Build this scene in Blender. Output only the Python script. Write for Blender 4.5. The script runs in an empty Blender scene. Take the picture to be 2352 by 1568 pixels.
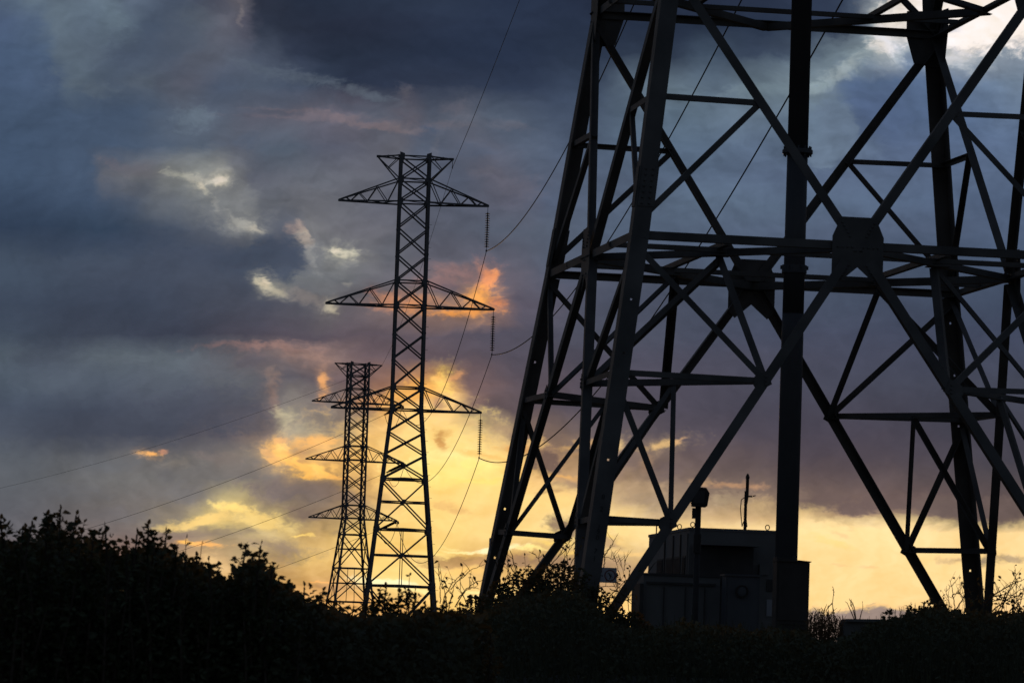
import bpy, math, random
from mathutils import Vector, Matrix, noise
random.seed(7)
C = bpy.context.scene.collection
SC = bpy.context.scene

# ------------------------------------------------------------------ camera
F_PX = 9522.488            # focal length in units of a 2352 px wide picture
PITCH, ROLL = 0.0788334830, 0.0333911410
EYE = 1.6
cd = bpy.data.cameras.new('camera'); cam = bpy.data.objects.new('camera', cd); C.objects.link(cam)
cd.sensor_width = 36.0; cd.lens = 36.0 * F_PX / 2352.0
cd.dof.use_dof = True; cd.dof.focus_distance = 330.0; cd.dof.aperture_fstop = 13.0
cd.clip_start = 0.5; cd.clip_end = 6000
_f = Vector((0, math.cos(PITCH), math.sin(PITCH)))
_r0 = Vector((1, 0, 0)); _u0 = Vector((0, -math.sin(PITCH), math.cos(PITCH)))
_r = _r0 * math.cos(ROLL) + _u0 * math.sin(ROLL)
_u = _u0 * math.cos(ROLL) - _r0 * math.sin(ROLL)
M = Matrix(((_r.x, _u.x, -_f.x, 0), (_r.y, _u.y, -_f.y, 0), (_r.z, _u.z, -_f.z, EYE), (0, 0, 0, 1)))
cam.matrix_world = M
SC.camera = cam

def at(px, py, depth):
    """point of the world seen at (px, py) of a 2352-wide picture, depth metres ahead"""
    x0, y0 = px - 1176, py - 784
    X = x0 * math.cos(ROLL) + y0 * math.sin(ROLL)
    U = -(-x0 * math.sin(ROLL) + y0 * math.cos(ROLL))
    c, s = math.cos(PITCH), math.sin(PITCH)
    k = depth / (F_PX * c - U * s)
    return Vector((X * k, depth, EYE + (F_PX * s + U * c) * k))

# ------------------------------------------------------------------ sun
SUN_EL, SUN_AZ = math.radians(2.6), math.radians(-1.1)
sd = bpy.data.lights.new('sun', 'SUN'); sun = bpy.data.objects.new('sun', sd); C.objects.link(sun)
sd.energy = 1.0; sd.angle = math.radians(4.0); sd.color = (1.0, 0.62, 0.3)
dirv = Vector((math.sin(SUN_AZ) * math.cos(SUN_EL), math.cos(SUN_AZ) * math.cos(SUN_EL), math.sin(SUN_EL)))
sun.rotation_euler = (-dirv).to_track_quat('-Z', 'Y').to_euler()

# ------------------------------------------------------------------ sky (world)
W = bpy.data.worlds.new('World'); SC.world = W; W.use_nodes = True
nt = W.node_tree; nt.nodes.clear()
def lin(c):
    r = []
    for v in c:
        v /= 255.0
        r.append(v / 12.92 if v <= .04045 else ((v + .055) / 1.055) ** 2.4)
    return (r[0], r[1], r[2], 1.0)
def nd(t, **k):
    n = nt.nodes.new(t)
    for a, b in k.items(): setattr(n, a, b)
    return n
def setin(n, i, v):
    if isinstance(v, bpy.types.NodeSocket): nt.links.new(v, n.inputs[i])
    elif v is not None: n.inputs[i].default_value = v
def mt(op, a, b=None, c=None, clamp=False):
    n = nd('ShaderNodeMath', operation=op); n.use_clamp = clamp
    setin(n, 0, a); setin(n, 1, b); setin(n, 2, c)
    return n.outputs[0]
def vm(op, a, b=None, scale=None):
    n = nd('ShaderNodeVectorMath', operation=op); setin(n, 0, a); setin(n, 1, b)
    if scale is not None: setin(n, 3, scale)
    return n.outputs['Value'] if op in ('LENGTH', 'DOT_PRODUCT') else n.outputs['Vector']
def comb(x, y, z=0.0):
    n = nd('ShaderNodeCombineXYZ'); setin(n, 0, x); setin(n, 1, y); setin(n, 2, z); return n.outputs[0]
def sep(v):
    n = nd('ShaderNodeSeparateXYZ'); nt.links.new(v, n.inputs[0]); return n.outputs
def mr(v, a, b, c=0.0, d=1.0, smooth=True):
    n = nd('ShaderNodeMapRange'); n.interpolation_type = 'SMOOTHSTEP' if smooth else 'LINEAR'
    setin(n, 0, v); setin(n, 1, a); setin(n, 2, b); setin(n, 3, c); setin(n, 4, d); return n.outputs[0]
def mixc(f, a, b, blend='MIX'):
    n = nd('ShaderNodeMix', data_type='RGBA', blend_type=blend)
    n.clamp_factor = True
    setin(n, 0, f); setin(n, 6, a); setin(n, 7, b); return n.outputs[2]
def noi(vec, scale, detail=4, rough=.55, dist=0.0, col=False):
    n = nd('ShaderNodeTexNoise'); nt.links.new(vec, n.inputs['Vector'])
    n.inputs['Scale'].default_value = scale; n.inputs['Detail'].default_value = detail
    n.inputs['Roughness'].default_value = rough; n.inputs['Distortion'].default_value = dist
    return n.outputs['Color' if col else 'Fac']

tc = nd('ShaderNodeTexCoord')
D = vm('NORMALIZE', tc.outputs['Generated'])
dx, dy, dz = sep(D)
az = mt('ARCTAN2', dx, dy); el = mt('ARCSINE', dz)
# sky chart: east-west and height angles in units of 1/9522 rad, the cloud deck tilts by two degrees
a_ = mt('MULTIPLY', az, F_PX); e_ = mt('MULTIPLY', mt('SUBTRACT', el, PITCH), -F_PX)
cr, sr = math.cos(ROLL), math.sin(ROLL)
SX = mt('ADD', mt('SUBTRACT', mt('MULTIPLY', a_, cr), mt('MULTIPLY', e_, sr)), 1176.0)
SY = mt('ADD', mt('ADD', mt('MULTIPLY', a_, sr), mt('MULTIPLY', e_, cr)), 784.0)
P0 = comb(SX, SY)
PN = vm('MULTIPLY', P0, (0.001, 0.0016, 0.001))      # noise space, stretched along the horizon
n1 = noi(PN, 6.0, 4, .6, .4, True)
n2 = noi(PN, 22.0, 4, .6, .3, True)
w1 = vm('MULTIPLY', vm('SUBTRACT', n1, (.5, .5, .5)), (96, 58, 0))
w2 = vm('MULTIPLY', vm('SUBTRACT', n2, (.5, .5, .5)), (26, 20, 0))
PW = vm('ADD', vm('ADD', P0, w1), w2)
WX, WY, _ = sep(PW)

ROWS = [
(0, [(0,(85,102,122)),(60,(95,112,128)),(130,(82,97,113)),(250,(98,115,132)),(300,(86,100,120)),(400,(68,80,102)),(500,(72,76,94)),(556,(98,96,106)),(592,(45,52,70)),(700,(38,48,68)),(1000,(42,54,76)),(1170,(38,50,74)),(1400,(34,44,66)),(1700,(36,46,68)),(1900,(44,56,80)),(1980,(60,75,98)),(2040,(140,150,160)),(2100,(225,225,218)),(2352,(238,237,226))]),
(60, [(0,(70,88,118)),(70,(74,92,118)),(120,(92,108,124)),(200,(88,104,122)),(270,(95,112,128)),(330,(70,84,106)),(430,(78,90,108)),(520,(92,94,108)),(560,(80,80,96)),(600,(42,50,68)),(800,(38,46,66)),(1150,(40,52,76)),(1500,(34,45,66)),(1800,(38,50,72)),(1930,(48,60,84)),(1990,(90,105,125)),(2050,(185,190,190)),(2120,(228,228,220)),(2250,(212,214,210)),(2352,(232,230,220))]),
(130, [(0,(68,88,118)),(100,(70,90,118)),(125,(88,104,122)),(200,(84,98,116)),(290,(72,86,108)),(380,(72,84,104)),(470,(86,92,108)),(545,(82,90,108)),(600,(72,82,102)),(680,(48,58,80)),(760,(38,48,68)),(1180,(38,50,74)),(1300,(40,52,74)),(1560,(44,56,76)),(1620,(60,76,96)),(1750,(52,66,88)),(1850,(82,99,118)),(1910,(105,122,136)),(1980,(128,144,154)),(2060,(170,178,182)),(2120,(116,132,154)),(2200,(180,186,190)),(2352,(130,142,158))]),
(200, [(0,(68,88,118)),(120,(70,88,116)),(160,(84,100,118)),(240,(74,88,108)),(330,(80,92,110)),(420,(84,88,104)),(500,(72,84,106)),(590,(76,88,108)),(680,(70,82,104)),(740,(50,62,84)),(800,(42,52,74)),(1000,(46,56,78)),(1200,(46,58,82)),(1350,(56,70,94)),(1530,(98,116,132)),(1650,(90,108,127)),(1760,(106,124,138)),(1860,(116,132,143)),(1910,(114,130,143)),(1960,(84,106,140)),(2130,(84,106,140)),(2250,(100,120,148)),(2352,(110,128,150))]),
(270, [(0,(66,86,114)),(300,(68,86,112)),(420,(82,94,112)),(500,(84,94,112)),(588,(88,90,106)),(700,(95,94,108)),(800,(99,96,110)),(870,(92,96,112)),(940,(96,94,108)),(1000,(84,92,110)),(1080,(92,98,114)),(1150,(82,94,114)),(1300,(66,80,104)),(1540,(92,112,132)),(1700,(96,114,134)),(1850,(98,117,138)),(1930,(94,114,140)),(1980,(80,100,134)),(2200,(82,104,138)),(2352,(96,116,146))]),
(340, [(0,(64,84,112)),(250,(66,84,110)),(450,(80,92,110)),(540,(90,96,112)),(640,(82,94,112)),(760,(88,92,110)),(900,(95,96,108)),(980,(84,94,114)),(1100,(92,96,114)),(1200,(84,96,118)),(1300,(76,90,114)),(1540,(86,106,130)),(1750,(88,106,132)),(1900,(94,114,138)),(1960,(92,110,136)),(2060,(84,102,134)),(2352,(88,108,140))]),
(410, [(0,(64,84,112)),(200,(66,84,110)),(240,(90,94,106)),(330,(108,110,116)),(380,(130,132,132)),(440,(140,142,140)),(500,(138,138,134)),(540,(108,110,116)),(588,(94,98,112)),(700,(98,102,114)),(850,(100,102,114)),(900,(92,96,112)),(1050,(84,92,112)),(1150,(96,96,112)),(1230,(84,94,116)),(1400,(80,94,118)),(1600,(86,104,130)),(1850,(84,100,128)),(2352,(84,102,132))]),
(470, [(0,(54,72,98)),(200,(60,78,104)),(300,(72,84,104)),(380,(102,108,118)),(460,(110,115,122)),(510,(116,120,126)),(560,(122,124,128)),(620,(100,104,114)),(750,(104,106,116)),(880,(96,98,112)),(1050,(86,92,110)),(1200,(90,92,110)),(1260,(80,92,116)),(1600,(88,106,130)),(2352,(80,98,128))]),
(530, [(0,(46,62,86)),(250,(50,68,92)),(380,(68,80,100)),(480,(84,91,106)),(530,(98,102,112)),(580,(110,112,116)),(610,(90,94,106)),(660,(84,90,106)),(700,(112,112,116)),(760,(108,108,116)),(860,(104,104,114)),(1000,(88,92,108)),(1150,(84,92,110)),(1500,(82,98,122)),(1900,(82,96,122)),(2352,(76,92,120))]),
(590, [(0,(62,76,96)),(200,(66,78,98)),(400,(66,76,96)),(560,(66,74,94)),(680,(74,82,100)),(720,(112,114,120)),(780,(122,123,124)),(850,(112,112,118)),(900,(98,100,110)),(1000,(94,94,108)),(1130,(92,92,108)),(1300,(80,90,110)),(1700,(74,88,112)),(2352,(68,84,110))]),
(640, [(0,(64,78,98)),(300,(66,76,96)),(560,(70,78,96)),(600,(104,106,110)),(640,(118,120,120)),(680,(108,111,116)),(800,(106,108,114)),(880,(100,98,108)),(980,(108,98,106)),(1060,(118,102,106)),(1110,(140,110,104)),(1170,(100,94,108)),(1300,(80,86,106)),(1700,(74,86,108)),(2352,(66,80,104))]),
(700, [(0,(58,70,90)),(300,(60,70,90)),(600,(74,78,94)),(680,(86,86,98)),(740,(108,104,108)),(800,(104,97,105)),(900,(125,106,104)),(1000,(150,118,104)),(1080,(165,126,102)),(1150,(150,116,106)),(1210,(92,86,102)),(1400,(74,80,100)),(1800,(70,80,102)),(2352,(64,76,100))]),
(770, [(0,(62,74,92)),(200,(62,70,88)),(400,(60,66,84)),(560,(70,68,82)),(700,(86,78,90)),(800,(96,84,94)),(950,(96,84,94)),(1150,(86,82,98)),(1400,(76,80,98)),(1800,(70,76,98)),(2352,(64,72,96))]),
(820, [(0,(78,90,104)),(100,(74,83,99)),(250,(88,98,109)),(400,(90,99,110)),(520,(96,97,106)),(600,(114,103,106)),(700,(138,115,111)),(760,(136,112,108)),(850,(106,88,94)),(1000,(100,84,92)),(1200,(84,78,92)),(1500,(76,76,94)),(2352,(66,72,94))]),
(880, [(0,(74,86,102)),(200,(80,90,106)),(400,(86,94,108)),(560,(98,100,108)),(640,(98,94,104)),(700,(105,95,102)),(740,(122,103,104)),(800,(112,92,96)),(880,(150,108,88)),(960,(205,146,90)),(1020,(225,165,98)),(1085,(118,93,92)),(1200,(92,80,90)),(1500,(80,76,92)),(1900,(72,74,92)),(2352,(68,72,90))]),
(940, [(0,(68,78,96)),(200,(66,74,92)),(400,(76,82,98)),(560,(90,88,98)),(620,(118,106,106)),(660,(145,136,126)),(740,(134,122,116)),(830,(150,120,98)),(890,(225,170,100)),(950,(250,210,130)),(1030,(240,200,130)),(1085,(130,102,94)),(1140,(98,82,86)),(1400,(82,76,90)),(1900,(72,70,86)),(2352,(66,68,84))]),
(1000, [(0,(74,82,98)),(150,(68,74,90)),(350,(72,76,92)),(500,(88,84,94)),(600,(132,114,107)),(680,(162,148,130)),(780,(146,131,117)),(850,(225,185,120)),(950,(252,225,150)),(1080,(250,228,155)),(1150,(205,175,128)),(1220,(135,110,96)),(1400,(100,88,92)),(1600,(84,76,88)),(1900,(76,70,84)),(2352,(68,66,80))]),
(1050, [(0,(86,92,102)),(200,(96,98,104)),(330,(110,106,106)),(450,(110,106,106)),(560,(132,121,112)),(640,(200,160,110)),(750,(220,172,108)),(820,(225,180,112)),(950,(255,238,150)),(1060,(255,240,160)),(1180,(250,212,130)),(1250,(175,135,98)),(1330,(180,145,110)),(1400,(125,104,96)),(1500,(135,113,102)),(1600,(104,88,90)),(1900,(84,74,84)),(2352,(72,68,80))]),
(1100, [(0,(92,96,104)),(300,(112,110,110)),(500,(115,110,108)),(600,(126,117,111)),(700,(150,125,105)),(820,(195,152,104)),(900,(250,212,132)),(1000,(255,235,140)),(1150,(252,222,130)),(1220,(240,200,128)),(1290,(200,160,115)),(1400,(175,145,115)),(1550,(122,102,94)),(1700,(112,94,90)),(1900,(100,84,86)),(2352,(82,74,80))]),
(1150, [(0,(96,98,106)),(300,(116,110,108)),(440,(128,119,112)),(540,(200,180,125)),(620,(148,130,110)),(740,(130,112,100)),(850,(200,160,105)),(950,(250,216,132)),(1250,(250,220,140)),(1350,(245,215,140)),(1450,(195,165,128)),(1600,(165,140,117)),(1750,(140,116,100)),(1900,(120,98,90)),(2100,(105,86,84)),(2352,(96,80,80))]),
(1190, [(0,(100,100,108)),(250,(115,108,108)),(400,(150,136,118)),(500,(232,206,130)),(600,(215,190,128)),(700,(152,128,105)),(800,(175,142,105)),(900,(246,212,130)),(1400,(248,222,150)),(1540,(205,178,138)),(1700,(205,172,125)),(1780,(205,172,125)),(1850,(215,185,130)),(1930,(170,140,110)),(2100,(135,111,96)),(2200,(118,97,86)),(2352,(120,100,90))]),
(1222, [(0,(104,102,108)),(300,(126,112,108)),(420,(146,124,110)),(520,(158,139,112)),(640,(212,187,130)),(720,(205,170,112)),(850,(246,212,126)),(1350,(248,222,145)),(1600,(250,224,155)),(1900,(250,224,155)),(2352,(248,220,155))]),
(1285, [(0,(120,100,100)),(350,(150,115,100)),(480,(205,168,120)),(560,(190,162,120)),(650,(185,152,105)),(720,(235,200,125)),(900,(250,215,125)),(1010,(255,232,145)),(1100,(225,182,110)),(1300,(200,160,105)),(1450,(205,170,122)),(1550,(248,220,150)),(2352,(250,222,152))]),
(1340, [(0,(150,110,90)),(600,(225,180,112)),(760,(215,165,105)),(900,(252,228,145)),(1010,(250,214,130)),(1200,(225,182,112)),(1330,(182,145,108)),(1440,(200,160,115)),(1560,(248,218,145)),(2352,(252,224,156))]),
(1385, [(0,(160,110,80)),(600,(232,175,104)),(900,(238,186,112)),(1050,(252,214,125)),(1400,(252,215,135)),(1860,(250,222,150)),(2352,(250,215,150))]),
(1425, [(0,(150,100,70)),(900,(228,172,100)),(1300,(250,205,120)),(2352,(248,208,145))]),
(1530, [(0,(110,80,62)),(1176,(215,150,88)),(2352,(200,150,100))]),
]
XA, XB = -300.0, 2652.0
u = mr(WX, XA, XB, 0, 1, False)
# separate clouds and gaps: centre x, y, half sizes, turn (deg), colour, strength, softness
B = [
(890,1045,260,105,0,(250,204,116),.5,1),(1050,1035,140,90,0,(254,224,132),.55,1),(625,905,16,55,-14,(168,132,116),.5,.9),(1290,1140,60,24,0,(250,206,120),.4,1),
(437,271,52,32,-10,(94,108,124),.7,.7),(470,262,26,22,0,(98,112,128),.5,.8),(150,150,46,70,10,(86,101,117),.6,.7),(215,215,70,24,18,(86,99,114),.6,.8),(340,190,60,26,-20,(84,95,110),.5,.9),
(285,112,52,56,15,(66,78,98),.6,.9),(395,90,60,50,0,(72,82,100),.45,.9),(450,50,50,40,0,(86,94,106),.4,.9),(720,190,200,18,14,(88,99,114),.6,.9),(840,225,120,14,16,(90,100,115),.5,.9),(620,165,70,26,10,(80,92,110),.5,.9),
(560,330,60,20,0,(74,88,110),.5,.9),(640,230,110,18,10,(72,80,98),.6,.9),(800,250,120,14,12,(74,82,100),.5,.9),
(700,262,140,8,8,(112,101,110),.6,1),(850,288,100,9,12,(122,107,112),.65,1),(975,306,30,20,0,(70,84,108),.7,.8),(1032,290,60,12,4,(110,105,115),.5,1),(1085,345,50,22,0,(76,90,114),.5,.9),(928,222,28,26,0,(100,97,108),.5,.9),(1000,345,14,40,20,(100,102,116),.5,.9),
(530,480,90,60,25,(122,124,126),.6,1),(300,400,80,18,14,(100,98,108),.6,.9),(260,380,40,14,20,(96,94,106),.5,.9),(700,470,90,40,0,(106,106,114),.4,1),
(618,885,24,60,-10,(140,120,113),.5,.9),(560,800,60,12,-6,(138,110,108),.5,.9),(500,850,90,34,0,(94,99,110),.5,.9),(590,832,50,24,0,(90,86,98),.6,.8),(690,808,80,30,0,(150,118,110),.55,.9),(350,830,140,20,0,(92,101,112),.5,.9),(130,880,120,26,6,(80,90,104),.4,.9),(60,810,60,20,0,(78,90,104),.4,.9),
(480,935,150,60,0,(72,76,94),.5,.6),(575,965,60,40,10,(84,82,94),.6,.5),(250,1060,110,22,5,(100,102,108),.5,.9),(420,1130,80,30,0,(108,106,110),.5,.9),(550,1082,50,24,0,(120,112,110),.6,.9),(500,1050,60,16,10,(128,114,110),.5,.9),(250,720,320,60,0,(58,66,84),.35,1),(220,560,300,34,0,(48,62,86),.4,1),(300,975,260,44,0,(64,70,86),.45,1),(300,1180,100,24,0,(106,102,108),.4,.9),(150,1130,120,30,0,(98,100,108),.4,.9),
(552,35,9,34,0,(125,118,122),.6,.9),(760,276,230,9,3,(112,102,112),.55,1),(930,300,60,10,12,(116,106,112),.5,1),
(1060,250,40,26,0,(100,98,112),.5,1),(1180,290,60,14,5,(104,104,118),.5,1),(1110,385,50,22,0,(104,100,112),.45,1),(1200,430,60,34,0,(102,98,112),.45,.9),
(2250,45,175,82,4,(242,240,230),1,.35),(2060,60,45,48,0,(228,229,222),.9,.8),(2178,72,26,18,0,(178,184,190),.6,.9),(2170,15,60,12,-5,(200,204,204),.6,.9),
(2200,145,80,26,10,(205,208,205),.7,.9),(2030,112,50,24,10,(222,224,218),.9,.7),
(1960,160,95,22,-32,(156,168,172),.8,.9),(1880,208,62,17,-12,(134,150,158),.8,.8),(1730,210,90,26,-8,(112,130,142),.6,1),(1580,225,70,24,5,(104,124,140),.5,1),
(1930,60,80,44,0,(44,56,80),.8,.7),(1800,110,120,30,0,(50,62,84),.6,.9),(2010,262,120,80,0,(80,100,136),.7,.8),(1905,318,58,66,0,(104,122,145),.85,.24),(1850,300,40,40,0,(100,120,142),.6,.5),(2000,345,60,26,0,(98,116,142),.5,.8),
(440,418,88,12,9,(170,168,160),.85,.9),(496,428,26,14,-10,(208,200,180),.9,.9),(458,438,30,10,24,(196,190,172),.85,.9),(500,470,30,10,50,(150,150,148),.6,1),(400,412,50,11,5,(170,170,160),.8,.9),
(558,513,38,15,20,(156,154,148),.85,.9),(584,524,22,9,14,(176,170,158),.8,.9),(545,497,26,12,40,(150,150,148),.7,.9),
(632,590,70,56,0,(68,78,98),.9,.35),(560,590,90,40,0,(64,76,96),.6,.7),(694,545,10,46,-33,(165,152,142),.8,.9),(682,528,12,8,20,(176,164,150),.6,.9),(672,520,20,14,0,(140,124,120),.7,.9),(720,590,14,40,-10,(140,140,140),.6,1),
(800,577,42,14,4,(200,195,172),.95,.8),(776,574,20,9,0,(216,210,186),.8,.9),(802,646,14,9,0,(140,136,132),.7,1),
(604,648,20,16,30,(202,194,170),.95,.8),(630,668,24,12,32,(184,176,154),.85,.9),(612,640,10,8,0,(218,208,182),.7,.9),(700,680,80,16,12,(136,126,122),.6,.9),(756,700,22,14,30,(190,180,158),.85,.8),
(1115,640,24,34,-10,(238,150,98),.85,.9),(1128,622,12,16,0,(242,158,102),.7,.9),(1110,690,46,30,5,(246,170,88),.95,.85),(1050,714,110,15,2,(244,164,88),.95,.8),(1150,700,34,24,-15,(226,142,98),.8,.9),
(1000,650,60,16,0,(150,112,108),.6,.9),(1050,625,60,20,10,(150,112,108),.6,.9),(1030,668,46,22,0,(86,82,100),.6,.9),(900,690,70,26,0,(205,140,104),.75,.9),(960,700,60,22,0,(215,145,98),.7,.9),(850,668,30,12,-10,(196,124,98),.5,.9),
(560,795,130,8,-3,(140,108,104),.55,.9),(660,800,90,12,5,(150,116,108),.6,.9),
(737,885,15,30,0,(238,172,110),.9,.9),(720,830,60,24,10,(160,126,114),.6,.9),
(1018,880,26,38,10,(255,224,120),1,.8),(1010,862,20,14,0,(252,196,112),.9,.9),(1052,864,26,10,-20,(224,160,108),.8,.9),(1008,925,16,26,0,(170,128,104),.8,.9),(985,915,30,14,10,(190,140,100),.5,.9),
(950,900,90,26,-10,(246,182,92),.8,1),(840,915,80,14,-8,(214,152,98),.6,1),
(345,1038,26,9,0,(252,188,112),1,.7),(372,1034,22,7,0,(214,150,118),.7,.9),(400,1060,60,20,0,(136,126,116),.5,.9),(380,1090,24,26,0,(104,102,106),.5,.9),
(655,960,34,30,10,(184,172,144),.8,.9),(700,990,50,22,-10,(168,158,138),.7,.9),(640,945,20,16,0,(196,184,150),.6,.9),
(650,1042,50,22,20,(252,192,104),.9,.7),(720,1020,60,14,-12,(248,186,104),.8,.8),(700,1072,64,15,20,(255,200,104),.95,.6),(760,1088,46,12,20,(255,198,110),.9,.6),(690,1040,40,14,0,(176,132,96),.65,.8),(650,1015,30,10,0,(225,170,110),.7,.8),(775,1040,40,20,0,(240,186,112),.8,.8),(610,1045,24,12,30,(222,170,112),.7,.8),
(645,1030,22,8,-10,(255,214,120),.8,.9),(680,1052,18,7,10,(255,206,104),.8,.9),(735,1075,26,8,16,(255,212,112),.9,.9),(665,1070,22,8,20,(250,190,96),.8,.9),(705,1092,26,7,14,(255,196,100),.8,.9),(740,1052,20,8,0,(200,150,98),.7,.9),(770,1066,24,9,10,(255,208,120),.8,.9),(790,1100,24,8,10,(246,188,108),.7,.9),(700,1058,14,7,0,(186,136,96),.6,.9),(625,1066,20,8,20,(236,180,108),.7,.9),(660,1125,110,26,4,(122,108,106),.85,.6),(745,1120,60,24,0,(132,112,102),.8,.7),(800,1150,60,24,20,(138,114,100),.7,.8),
(540,1166,52,17,8,(252,224,132),1,.5),(465,1192,80,12,-10,(246,214,130),.95,.6),(600,1192,56,20,5,(240,212,130),.9,.6),(390,1200,50,12,-8,(224,196,128),.8,.8),(655,1210,40,16,20,(230,204,130),.7,.8),
(500,1212,60,14,0,(140,122,108),.6,.9),(575,1215,34,12,0,(136,118,104),.6,.9),(700,1185,60,20,10,(134,112,100),.7,.9),
(470,1250,56,8,8,(254,190,108),1,.7),(438,1245,18,9,10,(255,198,104),.9,.7),(500,1290,14,40,-42,(226,190,130),.8,.9),(690,1228,24,4,2,(255,226,130),.9,.7),(640,1262,90,26,12,(150,128,112),.75,.8),(770,1222,22,10,0,(176,146,110),.7,.9),
(1017,1015,12,22,-20,(206,148,84),.85,.7),(1030,1000,20,10,0,(224,170,100),.5,.9),(970,1062,90,26,-8,(255,247,170),.9,.9),(1100,1075,110,16,10,(255,240,140),.8,.8),(1110,1050,70,10,14,(236,186,100),.7,.8),(1190,1030,50,12,0,(222,156,88),.8,.8),(1180,1080,60,9,-10,(232,176,96),.6,.9),(1100,1105,90,9,-6,(254,226,120),.7,.8),
(1085,975,60,12,8,(214,180,128),.6,.9),(1160,985,50,16,18,(170,140,112),.7,.9),(1196,1000,30,14,0,(130,106,96),.7,.9),
(1005,1085,130,46,0,(255,240,138),.6,1),(1000,1180,120,50,0,(255,222,128),.4,1),(1258,1056,48,30,0,(112,88,80),.92,.6),(1335,1020,60,9,-4,(228,180,116),.7,.8),(1240,1015,34,12,-16,(224,182,118),.8,.8),(1330,1040,40,12,0,(200,156,110),.7,.9),(1296,1090,70,8,6,(236,180,104),.7,.8),
(1310,1112,60,16,0,(150,122,102),.7,.8),(1270,1130,44,8,-8,(186,146,104),.7,.9),(1292,1214,50,30,12,(140,112,94),.9,.55),(1240,1230,36,9,-6,(252,222,132),.8,.8),(1265,1248,60,7,5,(255,226,120),.7,.8),
(1020,1168,40,9,0,(226,178,108),.6,.9),(1050,1175,40,7,0,(222,174,108),.6,.9),
(1415,1030,34,11,-34,(226,190,128),.9,.8),(1512,1028,62,11,-12,(222,184,126),.9,.7),(1560,1016,20,7,-30,(222,176,126),.8,.8),(1480,1064,22,26,20,(190,150,114),.75,.9),(1440,1060,44,30,0,(116,96,94),.6,.9),(1540,1075,60,26,-6,(112,94,94),.75,.8),(1400,1090,70,22,0,(150,122,106),.6,.9),(1470,1120,70,18,6,(188,158,124),.6,.9),(1500,1150,80,24,10,(166,142,118),.7,.8),
(1690,1118,70,8,4,(200,152,112),.65,.9),(1620,1108,30,8,0,(198,158,118),.6,.9),(1660,1150,60,20,0,(186,162,130),.7,.8),(1740,1165,60,24,0,(196,166,122),.7,.8),(1700,1142,24,20,0,(150,126,108),.6,.9),
(1395,1235,44,18,14,(184,148,112),.8,.7),(1370,1215,50,7,18,(255,222,128),.9,.7),(1425,1238,14,10,30,(250,214,130),.6,.8),
(1900,1150,70,28,0,(112,92,88),.85,.5),(1965,1168,60,26,4,(110,90,87),.9,.45),(2060,1160,90,24,0,(110,90,87),.9,.5),(2150,1170,70,24,0,(112,93,88),.9,.5),(2260,1172,110,28,3,(108,90,86),.95,.4),(1835,1140,40,22,0,(130,108,96),.7,.7),
(1905,1192,16,9,0,(178,148,112),.6,.9),(1880,1210,90,9,3,(254,228,158),.5,1),
(1900,1245,60,9,16,(250,214,122),.5,1),(2070,1272,30,5,4,(244,208,140),.6,1),(1925,1232,26,5,8,(238,196,136),.6,1),(1985,1295,30,5,8,(240,198,136),.6,1),(1925,1293,30,4,6,(240,200,140),.5,1),
(2190,1282,60,10,-3,(196,164,126),.7,.9),(2250,1284,56,13,-4,(160,138,116),.9,.8),(2310,1274,56,9,3,(178,152,122),.8,.9),
(1070,1290,120,15,-2,(196,152,100),.92,.5),(1170,1288,60,17,0,(190,146,100),.9,.5),(1060,1266,70,5,3,(255,243,165),1,.7),(1140,1262,60,8,-6,(255,248,190),1,.6),(1040,1256,40,6,10,(255,240,160),.8,.8),(1060,1312,90,8,-3,(250,206,118),.8,.8),(1220,1262,60,7,4,(255,240,150),.9,.7),(1330,1266,50,5,-6,(252,218,124),.8,.8),(1260,1290,120,15,0,(172,136,104),.85,.6),(1380,1290,90,22,2,(180,146,114),.8,.6),(1440,1262,60,6,6,(246,208,132),.7,.8),
(900,1262,60,9,-4,(246,196,112),.7,.9),(930,1280,60,5,2,(214,166,104),.6,.9),
(885,1338,70,10,4,(255,250,190),1,.6),(960,1352,60,6,6,(255,240,160),.9,.7),(1130,1352,60,4,2,(255,244,160),.8,.8),(1140,1368,60,4,6,(255,246,180),.9,.8),(760,1345,110,9,3,(200,152,104),.7,.8),(740,1331,70,3,3,(255,190,110),.8,.9),(900,1385,80,7,4,(252,200,112),.7,.9),
(1990,1462,260,58,0,(160,139,129),1,.22),(2000,1397,170,5,1,(255,212,138),.5,1),
(1420,1392,30,10,0,(255,120,50),.35,1),
]
_B = []
for q_ in B:        # small bright clouds get a faint wider veil
    if q_[6] >= .85 and q_[2] < 80 and sum(q_[5]) > 430 and q_[1] < 1130: _B.append((q_[0], q_[1], q_[2] * 1.4 + 4, q_[3] * 1.6 + 5, q_[4], q_[5], q_[6] * .26, 1))
    _B.append(q_[:7] + ((min(1, q_[7] + .15) if q_[7] > .3 else q_[7]),))
B = _B

# fine cloud structure: brighter and darker wisps
n3 = noi(vm('ADD', PN, vm('SCALE', vm('SUBTRACT', n1, (.5, .5, .5)), None, .25)), 16.0, 5, .58, .5)
n4 = noi(PN, 62.0, 3, .55, .4)
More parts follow.
